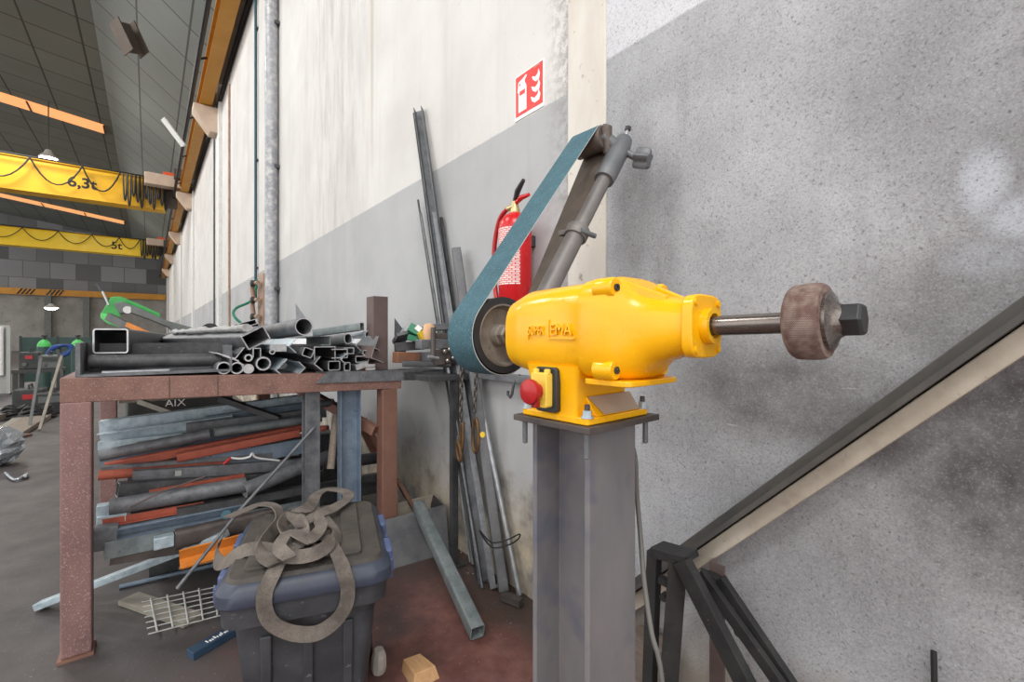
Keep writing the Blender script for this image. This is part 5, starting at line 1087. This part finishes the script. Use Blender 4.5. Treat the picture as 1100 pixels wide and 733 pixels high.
# two folding trestles of black angle
def strip(name, pts, y, th, m, par):     # flat bar along picture points on the plane y
    return MB().prof(pts[0], pts[1], rect(th[0], th[1]), 0, V((0, 1, 0))).build(name, m, par, bevel=.0015)
yA = 1.17
ta = thing('steel_trestle', 'near black steel trestle with sloping top beside the column', 'trestle', (-.7, yA, 0))
def onfl(px, py, y, to_floor=False):
    return onY(px, py, y)
def down(p, q):                           # extend p->q to the floor
    d_ = q - p; return p + d_ * (-p.z / d_.z)
K = 'black_steel'
a0, a1 = onY(703, 592, yA), onY(698, 733, yA); strip('leg', (a0, down(a0, a1)), yA, (.034, .03), K, ta)
a0, a1 = onY(726, 598, yA), onY(716, 733, yA); e0 = down(a0, a1)
MB().prof(a0, e0, L(.055, .05, .006), PI * .75, V((0, 1, 0))).build('leg', K, ta)
a0, a1 = onY(733, 603, yA - .02), onY(800, 733, yA - .02); MB().prof(a0, down(a0, a1), rect(.044, .03), 0, V((0, 1, 0))).build('leg', K, ta, bevel=.001)
MB().extrude([onY(698, 588, yA - .02), onY(724, 596, yA - .02), onY(735, 598, yA - .02), onY(737, 606, yA - .02), onY(724, 606, yA - .02), onY(699, 600, yA - .02)], (0, .07, 0)).build('top_plate', K, ta, bevel=.002)
a0 = onY(716, 640, yA); MB().lathe(a0, (0, -1, 0), [(0, .012), (.02, .012)], 6).build('pivot_bolt', K, ta)
MB().prof(onY(709, 622, yA - .01), onY(724, 630, yA - .01), rect(.02, .02), 0, V((0, 1, 0))).build('cross_tie', K, ta)
yB = 1.33
tb2 = thing('steel_trestle', 'far black steel trestle against the wall under the sloping beam', 'trestle', (-.6, yB, 0))
a0, a1 = onY(773, 604, yB), onY(773, 733, yB); MB().prof(a0, V((a0.x, yB, 0)), L(.045, .035, .006), 0, V((0, 1, 0))).build('leg', 'dark_brown_post', tb2)
a0, a1 = onY(772, 622, yB - .03), onY(846, 733, yB - .03); MB().prof(a0, down(a0, a1), rect(.038, .025), 0, V((0, 1, 0))).build('leg', K, tb2, bevel=.001)
a0, a1 = onY(752, 615, yB - .07), onY(836, 733, yB - .07); MB().prof(a0, down(a0, a1), rect(.03, .02), 0, V((0, 1, 0))).build('leg', K, tb2, bevel=.001)
MB().prof(onY(752, 618, yB - .05), onY(776, 626, yB - .02), rect(.03, .03), 0, V((0, 1, 0))).build('top_tie', K, tb2)
MB().lathe(onY(797, 674, yB - .045), (.2, -1, 0), [(-.02, .008), (.02, .008), (.021, .014), (.032, .014)], 8).build('pivot_bolt', K, tb2)
# low block under the beam and offcut
bp = onY(690, 690, 1.36)
tag(MB().box((-.99, 1.30, 0), (-.86, 1.385, .22)).build('wood_block', 'wood_grey', bevel=.006), 'brown wooden block standing behind the column foot', 'block')
p_ = onY(1003, 700, 1.40); tag(MB().tube([p_, (p_.x + .01, 1.385, 0)], .006, 8).build('wall_rod', 'cable_black'), 'short black rod standing against the right wall', 'rod')
for o in [k for k in C.objects if k.type == 'MESH' and not k.data.polygons]: bpy.data.objects.remove(o)
# ================================================================== LIGHT AND CAMERA
w = bpy.data.worlds.new('daylight'); bpy.context.scene.world = w; w.use_nodes = True
bgn = w.node_tree.nodes['Background']; bgn.inputs[0].default_value = (1, .99, .98, 1); bgn.inputs[1].default_value = 2.4
def area(name, loc, rot, sx, sy, pw, col=(1, 1, 1)):
    l = bpy.data.lights.new(name, 'AREA'); l.shape = 'RECTANGLE'; l.size = sx; l.size_y = sy; l.energy = pw; l.color = col
    o = bpy.data.objects.new(name, l); C.objects.link(o); o.location = loc; o.rotation_euler = rot; return o
for i, x in enumerate((3, -5, -13, -22, -32, -44)):  # area lights added overhead to carry the main light; no fittings modelled
    area('added_overhead_light', (x, -4.2, 9.6), (math.radians(18), 0, 0), 1.6, 1.6, 330 if i < 2 else 420, (1, .99, .97))
area('added_overhead_light', (2.5, -1.6, 7.5), (math.radians(15), math.radians(10), 0), 1.2, 1.2, 150, (1, .99, .97))  # one more area light added nearer the camera
cam = bpy.data.cameras.new('camera'); co = bpy.data.objects.new('camera', cam); C.objects.link(co)
co.location = (0, 0, HC); co.rotation_euler = (PI/2, 0, math.atan2(.7818, .6235)); cam.lens = 16.0; cam.sensor_width = 36; cam.shift_y = -4.5 / 1100; cam.clip_start = .02; cam.clip_end = 200
sc_ = bpy.context.scene; sc_.camera = co
vs_ = sc_.view_settings; sc_.display_settings.display_device = 'sRGB'; vs_.view_transform = 'Standard'; vs_.look = 'None'; vs_.gamma = 1; vs_.use_curve_mapping = False; vs_.exposure = -.2
sc_.cycles.use_denoising = True; sc_.cycles.max_bounces = 8; sc_.cycles.diffuse_bounces = 5
